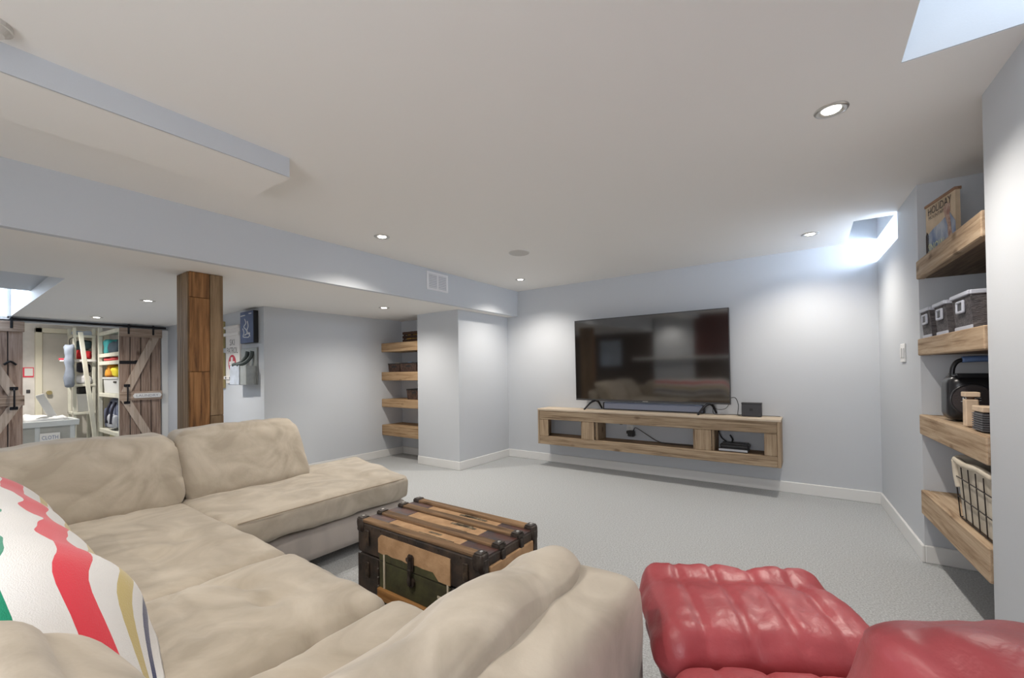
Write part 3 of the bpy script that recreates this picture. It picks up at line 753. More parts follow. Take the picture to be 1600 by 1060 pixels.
for i, (x0, x1, y0, y1, z0, z1, lab) in enumerate(((-5.0, -4.755, 3.945, 4.2, 1.231, 1.352, 'left dark brown basket on the second left-niche shelf'), (-4.745, -4.40, 3.945, 4.2, 1.231, 1.357, 'right dark brown basket on the second left-niche shelf, beside its twin'), (-4.66, -4.36, 3.99, 4.22, 0.843, 0.985, 'dark brown bin alone on the third left-niche shelf'))):
    t = thing('storage_bin', lab, 'basket', ((x0 + x1) / 2, (y0 + y1) / 2, z0), 'dark baskets in the left niche')
    basket('body', t, (x0, x1), (y0, y1), (z0, z1), NB, 0.92)
    xc = (x0 + x1) / 2
    box('handle_slot', (xc - 0.045, xc + 0.045), (y0 + 0.001, y0 + 0.008), (z1 - 0.06, z1 - 0.035), BLACK, t, 0.002)
    for a, b, c_, d_ in ((x0, x1, y0 - 0.004, y0 + 0.006), (x0, x1, y1 - 0.006, y1 + 0.004)): box('rim', (a, b), (c_, d_), (z1 - 0.012, z1 + 0.002), BLACK, t, 0.002)
    for a, b in ((x0 - 0.004, x0 + 0.006), (x1 - 0.006, x1 + 0.004)): box('rim', (a, b), (y0, y1), (z1 - 0.012, z1 + 0.002), BLACK, t, 0.002)
toy(-4.90, 4.06, 1.30, 0.05, (0.50, 0.46, 0.40), 'cream toy in the left dark brown basket', 5)
toy(-4.80, 4.06, 1.30, 0.042, (0.14, 0.05, 0.04), 'brown toy in the left dark brown basket', 6)
toy(-4.66, 4.06, 1.30, 0.05, (0.25, 0.33, 0.50), 'blue toy in the right dark brown basket', 7)
toy(-4.56, 4.07, 1.30, 0.05, (0.02, 0.02, 0.02), 'black toy in the right dark brown basket', 8)

# ================================================================= WALL DECOR (return wall, Y = 2.27)
YW = 2.27
t = thing('chalk_sign', 'slate-blue canvas sign with white chalk lettering near the wall corner', 'sign', (-5.36, YW, 1.585))
box('canvas', (-5.525, -5.19), (YW - 0.055, YW - 0.001), (1.585, 1.958), BLACK, t, 0.003)
box('print', (-5.522, -5.193), (YW - 0.058, YW - 0.055), (1.588, 1.955), mat('chalk_blue', (0.14, 0.18, 0.30), 0.8, var=0.1, vscale=8), t)
CHALK = mat('chalk_white', (0.75, 0.77, 0.80), 0.9)
for pts in ([(-5.40, 1.87), (-5.37, 1.82), (-5.42, 1.78), (-5.36, 1.74), (-5.34, 1.70), (-5.40, 1.68)],
            [(-5.33, 1.84), (-5.31, 1.78), (-5.34, 1.73), (-5.29, 1.69), (-5.26, 1.66)],
            [(-5.45, 1.76), (-5.42, 1.71), (-5.44, 1.665), (-5.38, 1.655), (-5.30, 1.655), (-5.27, 1.70), (-5.33, 1.69)],
            [(-5.50, 1.91), (-5.44, 1.912), (-5.39, 1.912)], [(-5.29, 1.925), (-5.23, 1.925)]):
    tube('chalk_stroke', [(x, YW - 0.059, z) for x, z in pts], 0.006, CHALK, t, 6)
t = thing('ski_patrol_sign', 'white SKI PATROL toboggan sign with red circle and white cross', 'sign', (-5.83, YW, 1.10))
SIGNW = mat('sign_white', (0.80, 0.77, 0.74), 0.6)
box('board', (-6.02, -5.63), (YW - 0.025, YW - 0.001), (1.11, 1.80), SIGNW, t, 0.004)
for z in (1.18, 1.72): box('cross_rail', (-6.04, -5.61), (YW - 0.045, YW - 0.025), (z - 0.02, z + 0.02), SIGNW, t, 0.004)
tube('curled_top', [(-6.03, YW - 0.03, 1.81), (-5.62, YW - 0.03, 1.81)], 0.018, SIGNW, t, 10, spline=False)
LET = mat('sign_letter', (0.16, 0.15, 0.15), 0.7)
text('lettering', 'SKI', 0.14, 0.075, (-5.83, YW - 0.0265, 1.62), LET, t, '-Y')
text('lettering', 'PATROL', 0.31, 0.075, (-5.83, YW - 0.0265, 1.52), LET, t, '-Y')
disc('red_circle', (-5.83, YW - 0.027, 1.36), 0.105, 0.004, mat('sign_red', (0.55, 0.05, 0.08), 0.6), t, 'Y', 32)
box('cross_bar', (-5.905, -5.755), (YW - 0.032, YW - 0.029), (1.335, 1.385), SIGNW, t)
box('cross_bar', (-5.855, -5.805), (YW - 0.0325, YW - 0.0295), (1.285, 1.435), SIGNW, t)
for x in (-5.97, -5.85, -5.70): disc('bolt', (x, YW - 0.046, 1.18), 0.012, 0.008, DARK, t, 'Y', 10)
t = thing('wall_coat_box', 'grey metal wall box with two dark curved ski tips', 'wall decor', (-5.45, YW, 1.10))
METG = mat('galvanised', (0.36, 0.38, 0.37), 0.5, var=0.1, vscale=12, metal=0.3)
box('back_plate', (-5.60, -5.20), (YW - 0.02, YW - 0.001), (1.10, 1.53), METG, t, 0.003)
box('box_body', (-5.60, -5.205), (YW - 0.13, YW - 0.02), (1.10, 1.32), METG, t, 0.004)
box('front_plate', (-5.605, -5.36), (YW - 0.14, YW - 0.13), (1.10, 1.325), mat('plate_blue', (0.45, 0.50, 0.58), 0.5, var=0.15, vscale=9), t, 0.003)
for dx in (0, 0.12):
    tube('ski_tip', [(-5.40 + dx, YW - 0.03, 1.49), (-5.41 + dx, YW - 0.045, 1.42), (-5.45 + dx, YW - 0.09, 1.355), (-5.53 + dx, YW - 0.135, 1.33)], 0.022, mat('ski_dark', (0.06, 0.08, 0.08), 0.5), t, 8)
for z0, z1, lab in ((1.56, 1.90, 'upper small gold-edged picture partly hidden behind the wooden post'), (1.05, 1.50, 'lower small gold-edged picture partly hidden behind the wooden post')):
    t = thing('picture_frame', lab, 'picture', (-6.27, YW, z0), 'gold-edged pictures')
    box('frame', (-6.45, -6.09), (YW - 0.03, YW - 0.001), (z0, z1), mat('gold_frame', (0.42, 0.34, 0.16), 0.4, metal=0.3), t, 0.004)
    box('print', (-6.42, -6.14), (YW - 0.033, YW - 0.03), (z0 + 0.03, z1 - 0.03), mat('picture_print', (0.72, 0.72, 0.72), 0.7, var=0.15, vscale=10), t)

# ================================================================= BARN DOORS
XD = -8.235   # back face of the doors
t = thing('door_track', 'black steel sliding track above the barn doors', 'track', (-8.24, 1.2, 1.94))
box('rail', (-8.225, -8.212), (0.0, 2.24), (1.945, 1.975), BMETAL, t, 0.002)
for y in (0.15, 0.9, 1.75, 2.15): disc('spacer', (-8.245, y, 1.96), 0.012, 0.05, BMETAL, t, 'X', 10)
def barn(y0, y1, mirror, label, sign):
    t = thing('barn_door', label, 'door', (XD, (y0 + y1) / 2, 0.02), 'sliding barn doors')
    n = 4; wd = (y1 - y0) / n
    for k in range(n):
        box('plank', (XD, XD + 0.022), (y0 + k * wd + 0.005, y0 + (k + 1) * wd - 0.005), (0.03, 1.915), BARN, t, 0.003)
    box('backing', (XD - 0.004, XD + 0.001), (y0 + 0.004, y1 - 0.004), (0.04, 1.90), DARK, t)
    xa, xb = XD + 0.022, XD + 0.044
    for z0, z1, nm in ((1.80, 1.93, 'top_rail'), (0.86, 0.99, 'middle_rail'), (0.03, 0.15, 'bottom_rail')):
        box(nm, (xa, xb), (y0, y1 + 0.008), (z0, z1), BARN_Y, t, 0.003)
    ym, yo = (y0 + 0.05, y1 - 0.06) if not mirror else (y1 - 0.05, y0 + 0.06)
    for za, zb in ((0.99, 1.80), (0.86, 0.15)):
        # diagonal brace cut flush with the rails
        hw = 0.055
        bm = bmesh.new()
        sgn = 1 if yo > ym else -1
        pts = [(ym - hw * sgn * 0.6, za), (ym + hw * 1.4 * sgn, za), (yo + hw * 0.6 * sgn, zb), (yo - hw * 1.4 * sgn, zb)]
        a = [bm.verts.new((xa, y, z)) for y, z in pts]; b = [bm.verts.new((xb - 0.002, y, z)) for y, z in pts]
        bm.faces.new(a); bm.faces.new(b[::-1])
        for k in range(4): bm.faces.new((a[k], b[k], b[(k + 1) % 4], a[(k + 1) % 4]))
        bmesh.ops.recalc_face_normals(bm, faces=bm.faces[:])
        o = link('brace', bm_mesh(bm), ORG[t], BRACE, t)
        o.data.transform(Matrix.Translation(-ORG[t]))
    yh = ym + (0.03 if not mirror else -0.03)
    h = tube('handle', [(xb, yh, 0.83), (xb + 0.035, yh, 0.86), (xb + 0.04, yh, 0.955), (xb + 0.035, yh, 1.05), (xb, yh, 1.08)], 0.009, BMETAL, t, 8)
    for z in (0.83, 1.08): box('handle_plate', (xb - 0.001, xb + 0.006), (yh - 0.035, yh + 0.035), (z - 0.02, z + 0.02), BMETAL, h, 0.003)
    ya, yb2 = (y0, y0 + 0.19) if not mirror else (y1 - 0.16, y1 - 0.06)
    if not mirror:
        box('hinge_strap', (xa, xa + 0.008), (ya, yb2), (1.40, 1.445), BMETAL, t, 0.003)
        disc('hinge_tip', (xa + 0.005, yb2, 1.425), 0.03, 0.009, BMETAL, t, 'X', 14)
    else:
        tube('latch_hook', [(xa + 0.01, ya, 1.38), (xa + 0.02, (ya + yb2) / 2, 1.42), (xa + 0.01, yb2, 1.38)], 0.012, BMETAL, t)
    for yy in (y0 + 0.1, y1 - 0.1):
        hg = box('hanger', (xb + 0.001, xb + 0.007), (yy - 0.012, yy + 0.012), (1.84, 1.985), BMETAL, t, 0.002)
    if sign:
        s = thing('laundry_sign', 'small white LAUNDRY plaque on the right barn door', 'sign', (xb, y0 + 0.31, 0.885))
        YS, ZS = y0 + 0.315, 0.925
        bm = bmesh.new()
        pr = [(-0.15, -0.035), (0.15, -0.035), (0.17, 0), (0.15, 0.035), (-0.15, 0.035), (-0.17, 0)]
        a = [bm.verts.new((0, y, z)) for y, z in pr]; b = [bm.verts.new((0.006, y, z)) for y, z in pr]
        bm.faces.new(a[::-1]); bm.faces.new(b)
        for k in range(6): bm.faces.new((a[k], a[(k + 1) % 6], b[(k + 1) % 6], b[k]))
        bmesh.ops.recalc_face_normals(bm, faces=bm.faces[:])
        link('plaque', bm_mesh(bm), (xb + 0.001, YS, ZS), WHITE, s)
        text('lettering', 'LAUNDRY', 0.26, 0.035, (xb + 0.0085, YS, ZS), mat('plaque_letter', (0.28, 0.28, 0.34), 0.7), s, '+X')
barn(1.69, 2.175, False, 'right sliding barn door of weathered planks with the LAUNDRY plaque', True)
barn(0.26, 0.775, True, 'left sliding barn door of weathered planks at the picture edge', False)

# ================================================================= LAUNDRY ROOM
CREAM = mat('cream_paint', (0.76, 0.73, 0.60), 0.5)
DOORC = mat('laundry_door', (0.62, 0.60, 0.55), 0.6, var=0.06, vscale=3)
dr = struct(box('door_1', (-10.85, -10.81), (1.235, 2.0), (0.02, 1.985), DOORC, None, 0.004))
for y0, y1, z1 in ((1.15, 1.232, 2.07), (2.003, 2.08, 2.07)): box('door_frame', (-10.85, -10.78), (y0, y1), (0, z1), CREAM, dr, 0.004)
box('door_frame', (-10.85, -10.78), (1.15, 2.08), (1.99, 2.07), CREAM, dr, 0.004)
kn = disc('knob', (-10.775, 1.31, 0.95), 0.035, 0.05, mat('brass', (0.6, 0.5, 0.25), 0.3, metal=0.8), dr, 'X', 18)
RACK = mat('rack_wood', (0.66, 0.66, 0.58), 0.6, var=0.08, vscale=5)
# rack along the right wall of the laundry
t = thing('storage_rack', 'pale wooden storage rack beside the right barn door', 'rack', (-9.3, 2.05, 0), 'laundry racks')
for x0 in (-8.68, -9.99):
    for y0 in (1.776, 2.30): box('upright', (x0, x0 + 0.09), (y0, y0 + 0.05), (0, 2.05), RACK, t, 0.003)
RZ = (0.34, 0.94, 1.60, 1.97)
for z in RZ + (1.47,):
    box('front_bar', (-9.90, -8.68), (1.779, 1.815), (z - 0.06, z), RACK, t, 0.003)
    box('shelf_board', (-9.90, -8.68), (1.816, 2.30), (z - 0.025, z - 0.003), RACK, t, 0.002)
t = thing('storage_rack', 'narrow pale rack at the back of the laundry by the white door', 'rack', (-10.3, 1.7, 0), 'laundry racks')
for y0 in (1.50, 1.735):
    for x0 in (-10.15, -10.55): box('upright', (x0, x0 + 0.05), (y0, y0 + 0.04), (0, 2.05), RACK, t, 0.003)
for z in (0.62, 1.10, 1.52, 1.93):
    box('shelf_board', (-10.56, -10.09), (1.50, 1.775), (z - 0.04, z), RACK, t, 0.003)
tag(box('leaning_board', (-9.93, -9.88), (1.625, 1.68), (0.02, 1.97), RACK, None, 0.003, rot=(radians(5.6), 0, 0)), 'pale board standing upright in front of the back laundry rack', 'board')
def bundle(x, y, z, s, c, lab, cat, seed=1, sq=1.0):
    o = soft(cat.replace(' ', '_'), (x - s[0], x + s[0]), (y - s[1], y + s[1]), (z, z + s[2]), mat('item_%d' % seed, c, 0.8), None, r=min(s) * 0.5, n=(8, 8, 6), amp=min(s) * 0.35, freq=6, seed=seed)
    return tag(o, lab, cat)
bundle(-9.28, 1.95, 1.60, (0.26, 0.13, 0.20), (0.03, 0.06, 0.09), 'dark duffel bag on the top rack shelf in the laundry', 'bag', 11)
bundle(-9.72, 1.92, 1.60, (0.12, 0.10, 0.24), (0.05, 0.35, 0.38), 'teal cloth beside the dark duffel on the top rack shelf', 'cloth', 12)
bundle(-9.4, 1.93, 1.475, (0.40, 0.12, 0.06), (0.55, 0.06, 0.07), 'flat red box on the upper rack bar in the laundry', 'box', 13)
bundle(-9.66, 1.94, 1.21, (0.17, 0.11, 0.20), (0.70, 0.30, 0.03), 'orange bag above the grey bin on the rack', 'bag', 14)
bundle(-9.26, 1.94, 1.21, (0.18, 0.10, 0.17), (0.75, 0.62, 0.03), 'yellow bag above the grey bin on the rack', 'bag', 15)
bundle(-9.42, 1.96, 1.10, (0.36, 0.10, 0.09), (0.32, 0.20, 0.48), 'purple folded cloth lying on the grey bin', 'cloth', 16)
t = thing('grey_bin', 'light grey plastic bin on the middle rack shelf', 'bin', (-9.15, 1.98, 0.94))
GB = mat('grey_bin_plastic', (0.58, 0.60, 0.62), 0.5)
basket('body', t, (-9.88, -8.95), (1.83, 2.14), (0.942, 1.20), GB, 0.94)
box('lip', (-9.885, -8.945), (1.815, 1.84), (1.175, 1.205), GB, t, 0.004)
box('handle_slot', (-9.22, -9.06), (1.822, 1.834), (1.11, 1.14), BLACK, t, 0.003)
t = thing('backpack', 'grey-blue backpack with straps on the low rack shelf', 'backpack', (-9.1, 1.97, 0.34))
BP = mat('backpack_cloth', (0.17, 0.20, 0.30), 0.8, var=0.25, vscale=14)
soft('body', (-9.68, -9.02), (1.85, 2.16), (0.345, 0.86), BP, t, r=0.11, n=(10, 8, 10), amp=0.03, freq=6, seed=4)
soft('front_pocket', (-9.55, -9.10), (1.80, 1.88), (0.37, 0.60), mat('backpack_light', (0.50, 0.53, 0.60), 0.8), t, r=0.04, n=(8, 6, 8), amp=0.012, freq=8, seed=5)
for x in (-9.46, -9.18): tube('strap', [(x, 1.845, 0.80), (x, 1.80, 0.66), (x, 1.785, 0.45)], 0.018, mat('backpack_strap', (0.03, 0.03, 0.05), 0.7), t)
bundle(-9.80, 1.90, 0.345, (0.10, 0.06, 0.34), (0.10, 0.12, 0.20), 'dark rolled jacket left of the backpack', 'jacket', 17)
bundle(-9.6, 2.0, 0.02, (0.16, 0.12, 0.24), (0.62, 0.58, 0.32), 'cream box on the floor under the rack', 'box', 18)
bundle(-9.1, 1.95, 0.02, (0.10, 0.10, 0.22), (0.30, 0.36, 0.48), 'blue-grey jug on the floor under the rack', 'jug', 19)
bundle(-10.3, 1.66, 1.52, (0.12, 0.10, 0.16), (0.62, 0.03, 0.04), 'red bag on the upper shelf of the back rack', 'bag', 20)
bundle(-10.3, 1.66, 1.69, (0.12, 0.09, 0.15), (0.04, 0.08, 0.09), 'dark cap on top of the red bag on the back rack', 'cap', 21)
bundle(-10.3, 1.65, 1.93, (0.14, 0.11, 0.08), (0.45, 0.52, 0.62), 'pale blue bundle on the very top of the back rack', 'bundle', 22)
bundle(-10.3, 1.65, 1.28, (0.12, 0.10, 0.16), (0.03, 0.03, 0.05), 'black cloth above the white bag on the back rack', 'cloth', 23)
bundle(-10.2, 1.62, 1.10, (0.13, 0.10, 0.15), (0.75, 0.75, 0.78), 'white plastic bag on the middle shelf of the back rack', 'bag', 24)
bundle(-10.3, 1.66, 0.92, (0.12, 0.10, 0.13), (0.03, 0.03, 0.035), 'black cloth in the white bucket on the back rack', 'cloth', 25)
t = thing('white_bucket', 'white square bucket on the low shelf of the back rack', 'bucket', (-10.3, 1.66, 0.62))
basket('body', t, (-10.45, -10.13), (1.55, 1.79), (0.622, 0.92), mat('bucket_white', (0.8, 0.8, 0.8), 0.4), 0.85)
box('rim', (-10.145, -10.12), (1.545, 1.795), (0.905, 0.925), MATS['bucket_white'], t, 0.003)
t = thing('hanging_jacket', 'blue-grey jacket hanging on the side of the back rack', 'jacket', (-10.35, 1.47, 0.98))
soft('jacket_body', (-10.07, -9.97), (1.385, 1.505), (1.05, 1.76), mat('jacket_grey', (0.20, 0.235, 0.30), 0.85, var=0.15, vscale=8), t, r=0.04, n=(10, 6, 14), amp=0.035, freq=6, seed=9)
tube('hanger_hook', [(-10.02, 1.45, 1.74), (-10.02, 1.45, 1.84), (-10.09, 1.50, 1.88)], 0.006, BMETAL, t)
t = thing('wall_hockey_stick', 'red and white hockey stick laid across the back rack', 'stick', (-10.02, 1.42, 1.5))
box('shaft', (-10.075, -10.05), (1.34, 1.78), (1.475, 1.505), mat('stick_white', (0.8, 0.78, 0.78), 0.5), t, 0.003)
box('tape', (-10.077, -10.048), (1.33, 1.50), (1.497, 1.53), mat('stick_red', (0.5, 0.05, 0.08), 0.5), t, 0.003)
t = thing('wall_notice', 'red-bordered white notice on the laundry wall', 'notice', (-10.85, 1.07, 1.27))
box('red_sheet', (-10.85, -10.843), (0.97, 1.14), (1.22, 1.39), mat('notice_red', (0.75, 0.06, 0.10), 0.6), t)
box('white_sheet', (-10.843, -10.838), (1.035, 1.13), (1.245, 1.375), WHITE, t)
tag(box('wall_socket', (-10.85, -10.84), (1.055, 1.10), (0.95, 1.01), DARK, None, 0.003), 'small dark socket on the laundry wall below the notice', 'socket')
t = thing('utility_sink', 'grey plastic utility tub with white rim inside the laundry', 'tub', (-9.2, 1.1, 0))
TUBW = mat('tub_plastic', (0.60, 0.64, 0.66), 0.45)
TUBG = mat('tub_front', (0.42, 0.43, 0.41), 0.6, var=0.08, vscale=4)
basket('body', t, (-9.55, -9.0), (0.80, 1.37), (0.12, 0.565), TUBG, 0.93, 0.02)
for a in (((-9.02, -8.975), (0.78, 1.40)), ((-9.58, -9.535), (0.78, 1.40))): box('rim', a[0], a[1], (0.50, 0.585), TUBW, t, 0.006)
for a in (((-9.535, -9.02), (0.78, 0.825)), ((-9.535, -9.02), (1.355, 1.40))): box('rim', a[0], a[1], (0.50, 0.585), TUBW, t, 0.006)
for x in (-9.52, -9.03):
    for y in (0.82, 0.98, 1.33): box('leg', (x - 0.02, x + 0.03), (y - 0.025, y + 0.025), (0, 0.5), TUBW, t, 0.004)
bundle(-9.27, 1.08, 0.50, (0.22, 0.22, 0.14), (0.78, 0.80, 0.82), 'crumpled white laundry heaped in the utility tub', 'laundry', 26)
tag(box('white_plank', (-9.2, -9.17), (1.06, 1.15), (0.52, 0.98), WHITE, None, 0.003, rot=(radians(22), 0, 0)), 'narrow white plank leaning out of the utility tub', 'plank')
t = thing('hand_lettered_sign', 'small white lettered sign on the front of the utility tub', 'sign', (-8.97, 1.10, 0.27))
box('card', (-8.99, -8.982), (1.00, 1.20), (0.27, 0.41), WHITE, t)
text('lettering', 'CLOTH', 0.16, 0.055, (-8.981, 1.10, 0.345), mat('sign_blue', (0.15, 0.20, 0.36), 0.7), t, '+X')

# ================================================================= SECTIONAL SOFA
sofa = thing('sectional_sofa', 'large beige suede sectional sofa with chaise around the trunk', 'sofa', (-2.1, 0.6, 0))
# bases
soft('chaise_base', (-3.50, -2.475), (-0.30, 2.20), (0.075, 0.275), SUEDE_D, sofa, r=0.03, n=(10, 20, 4), warp=lambda q, p: Vector((q.x, q.y - (0.09 * (q.x + 0.5) if p.y > 0.8 else 0), q.z)))
soft('main_base', (-2.50, -0.46), (-0.30, 0.92), (0.075, 0.275), SUEDE_D, sofa, r=0.03, n=(16, 10, 4))
for (x, y) in ((-3.4, 2.05), (-2.57, 1.95), (-3.4, -0.2), (-2.57, 1.1), (-0.56, 0.8), (-0.56, -0.2), (-1.6, 0.8)):
    box('foot', (x - 0.035, x + 0.035), (y - 0.035, y + 0.035), (0, 0.08), mat('foot_dark', (0.03, 0.02, 0.015), 0.5), sofa, 0.006)
# back frames
soft('back_frame', (-3.70, -3.46), (-0.45, 1.74), (0.075, 0.70), SUEDE, sofa, r=0.06, n=(6, 20, 8), amp=0.008, seed=1)
soft('back_frame', (-3.46, -0.42), (-0.45, -0.22), (0.075, 0.66), SUEDE, sofa, r=0.06, n=(24, 6, 8), amp=0.008, seed=2)
# seat cushions
def slant(q, p):
    if p.y > 0: q.y -= 0.14 * (p.x + 0.2) * p.y ** 3
    return q
soft('chaise_cushion', (-3.48, -2.435), (0.915, 2.27), (0.285, 0.445), SUEDE, sofa, r=0.042, n=(44, 56, 10), puff=(0.0, 0.0, 0.016), amp=0.014, freq=3.2, seed=3, rid=0.006, rf=(3, 5, 3), warp=slant)
soft('seat_cushion', (-3.48, -1.868), (0.02, 0.955), (0.265, 0.440), SUEDE, sofa, r=0.06, n=(70, 44, 8), puff=(0, 0.012, 0.022), amp=0.014, freq=3.2, seed=4, rid=0.007, rf=(4, 4, 2), dimples=((0.28, 0.22, 0.05, 0.018), (0.42, 0.10, 0.05, 0.016), (0.5, -0.15, 0.05, 0.016)), creases=((0.15, 0.24, 0.40, 0.17, 0.014, 0.010), (0.30, 0.10, 0.56, 0.06, 0.014, 0.010), (0.2, -0.05, 0.62, -0.16, 0.016, 0.010)))
soft('seat_cushion', (-1.866, -1.205), (0.02, 0.970), (0.265, 0.440), SUEDE, sofa, r=0.065, n=(48, 50, 8), puff=(0, 0.018, 0.026), amp=0.014, freq=3.4, seed=5, rid=0.008, rf=(5, 4, 2), dimples=((-0.12, 0.20, 0.045, 0.020), (0.04, 0.18, 0.045, 0.020), (-0.12, -0.12, 0.05, 0.018)), creases=((-0.28, 0.10, -0.04, 0.22, 0.014, 0.014), (-0.08, 0.13, 0.16, 0.21, 0.013, 0.013), (-0.26, 0.0, 0.12, -0.02, 0.014, 0.012), (-0.30, 0.05, -0.12, -0.14, 0.012, 0.013)))
soft('seat_cushion', (-1.203, -0.66), (0.02, 0.985), (0.265, 0.440), SUEDE, sofa, r=0.065, n=(44, 50, 8), puff=(0, 0.018, 0.026), amp=0.014, freq=3.4, seed=6, rid=0.008, rf=(5, 4, 2), dimples=((-0.05, 0.1, 0.05, 0.02), (0.02, -0.1, 0.05, 0.02)), creases=((-0.2, 0.0, 0.1, 0.12, 0.014, 0.013), (-0.15, -0.1, 0.1, 0.0, 0.014, 0.012)))
# seams / piping along the lower edges of the cushions
tube('piping', [(-2.437, 0.96, 0.436), (-2.433, 1.2, 0.439), (-2.432, 1.6, 0.441), (-2.434, 1.9, 0.439), (-2.445, 2.06, 0.434)], 0.004, mat('sofa_edge_piping', (0.40, 0.33, 0.25), 0.9), sofa)
# left back cushions
def lean_x(q, p):
    k = (p.z + 1) / 2
    q.x -= 0.20 * k
    q.x *= 1.0
    return q
soft('back_cushion', (-3.36, -3.06), (0.12, 0.945), (0.425, 0.835), SUEDE, sofa, r=0.075, n=(16, 50, 32), puff=(0.030, 0.0, 0.02), amp=0.020, freq=3.5, seed=7, rid=0.012, rf=(3, 4, 6), warp=lean_x)
soft('back_cushion', (-3.38, -3.08), (0.940, 1.745), (0.425, 0.855), SUEDE, sofa, r=0.075, n=(16, 50, 32), puff=(0.030, 0.0, 0.012), amp=0.020, freq=3.5, seed=8, rid=0.012, rf=(3, 4, 6), warp=lean_x)
# back cushions of the main run (backs towards the camera)
def lean_y(q, p):
    k = (p.z + 1) / 2
    q.y -= 0.13 * k
    return q
soft('back_cushion', (-3.05, -1.37), (-0.06, 0.26), (0.425, 0.785), SUEDE, sofa, r=0.11, n=(30, 12, 16), puff=(0, 0.03, 0.02), amp=0.016, freq=3, seed=9, warp=lean_y)
soft('back_cushion', (-1.285, -0.64), (-0.05, 0.30), (0.425, 0.762), SUEDE, sofa, r=0.12, n=(34, 20, 24), puff=(0.01, 0.03, 0.03), amp=0.008, freq=3, seed=10, rid=0.008, rf=(2, 5, 5), warp=lean_y)
# right arm and its loose roll cushion
soft('arm', (-0.64, -0.395), (-0.42, 1.22), (0.075, 0.62), SUEDE, sofa, r=0.055, n=(16, 40, 16), puff=(0, 0, 0.006), amp=0.008, freq=4, seed=11)
def roll_w(q, p):
    k = (p.z + 1) / 2
    q.x += 0.10 * (k - 0.5)
    q.z += 0.012 * math.sin(q.y * 14.0) * k
    return q
soft('arm_cushion', (-0.80, -0.56), (0.16, 1.18), (0.425, 0.692), SUEDE, sofa, r=0.115, n=(28, 70, 28), puff=(0.02, 0, 0.0), amp=0.016, freq=4, seed=12, rid=0.010, rf=(6, 3, 6), warp=roll_w)

# blanket over the corner back cushion
def blanket_mat():
    m, nt, b = nodes('striped_blanket')
    b.inputs['Roughness'].default_value = 0.95
    b.inputs['Sheen Weight'].default_value = 0.4
    uv = nt.nodes.new('ShaderNodeUVMap'); uv.uv_map = 'UVMap'
    sp = nt.nodes.new('ShaderNodeSeparateXYZ'); nt.links.new(uv.outputs[0], sp.inputs[0])
    r = nt.nodes.new('ShaderNodeValToRGB'); r.color_ramp.interpolation = 'CONSTANT'
    W_ = (0.76, 0.75, 0.74, 1); stops = [(0.0, W_), (0.11, (0.035, 0.045, 0.13, 1)), (0.165, W_), (0.225, (0.56, 0.44, 0.16, 1)), (0.285, W_), (0.36, (0.72, 0.035, 0.06, 1)), (0.44, W_), (0.535, (0.0, 0.24, 0.13, 1)), (0.62, W_)]
    e = r.color_ramp.elements
    e[0].position, e[0].color = stops[0]
    e[1].position, e[1].color = stops[1]
    for p, c in stops[2:]:
        k = e.new(p); k.color = c
    nt.links.new(sp.outputs['Y'], r.inputs[0]); nt.links.new(r.outputs[0], b.inputs['Base Color'])
    n = nt.nodes.new('ShaderNodeTexNoise'); n.inputs['Scale'].default_value = 220
    bp = nt.nodes.new('ShaderNodeBump'); bp.inputs['Strength'].default_value = 0.35; bp.inputs['Distance'].default_value = 0.004
    nt.links.new(n.outputs['Fac'], bp.inputs['Height']); nt.links.new(bp.outputs[0], b.inputs['Normal'])
    return m
bm = bmesh.new()
uvl = bm.loops.layers.uv.new('UVMap')
NX, NT = 60, 40
prof = catmull([(0, 0.345, 0.47), (0, 0.325, 0.55), (0, 0.30, 0.64), (0, 0.24, 0.728), (0, 0.14, 0.798), (0, 0.02, 0.815), (0, -0.10, 0.79), (0, -0.17, 0.73), (0, -0.21, 0.68)], 8)
def prof_at(t):
    f_ = t * (len(prof) - 1); i = min(int(f_), len(prof) - 2); return prof[i].lerp(prof[i + 1], f_ - i)
grid = []
for i in range(NX + 1):
    s = i / NX; x = -2.78 + s * 1.545
    row = []
    for j in range(NT + 1):
        tt = j / NT
        hem = 0.07 * (1 - tt) * (0.5 + 0.5 * sin(s * 9.0 + 0.6)) + 0.05 * (1 - tt) * noise.noise(Vector((s * 5, 1.7, 0)))
        q = prof_at(min(1, max(0, tt * (1 - hem) + hem)))
        wv = 0.014 * sin(s * 24 + tt * 2) * (1 - tt) + 0.012 * noise.noise(Vector((x * 5, tt * 4, 3)))
        drop = 0.60 * max(0, (s - 0.86) / 0.14) ** 1.6
        row.append(bm.verts.new((x, q.y + wv + 0.01, q.z + abs(wv) * 0.4 + 0.004 - drop * 0.3 * min(1, tt * 4 + 0.15))))
    grid.append(row)
for i in range(NX):
    for j in range(NT):
        f_ = bm.faces.new((grid[i][j], grid[i + 1][j], grid[i + 1][j + 1], grid[i][j + 1]))
        for lp, (a, b_) in zip(f_.loops, ((i, j), (i + 1, j), (i + 1, j + 1), (i, j + 1))):
            lp[uvl].uv = (a / NX, b_ / NT + 0.009 * sin(a / NX * 26) + 0.004 * sin(a / NX * 61))
bmesh.ops.recalc_face_normals(bm, faces=bm.faces[:])
bl = link('striped_blanket', bm_mesh(bm), (0, 0, 0), blanket_mat(), None, None, True)
so = bl.modifiers.new('thickness', 'SOLIDIFY'); so.thickness = 0.012; so.offset = 1
tag(bl, 'white wool blanket with red, gold, navy and green stripes over the sofa back', 'blanket')

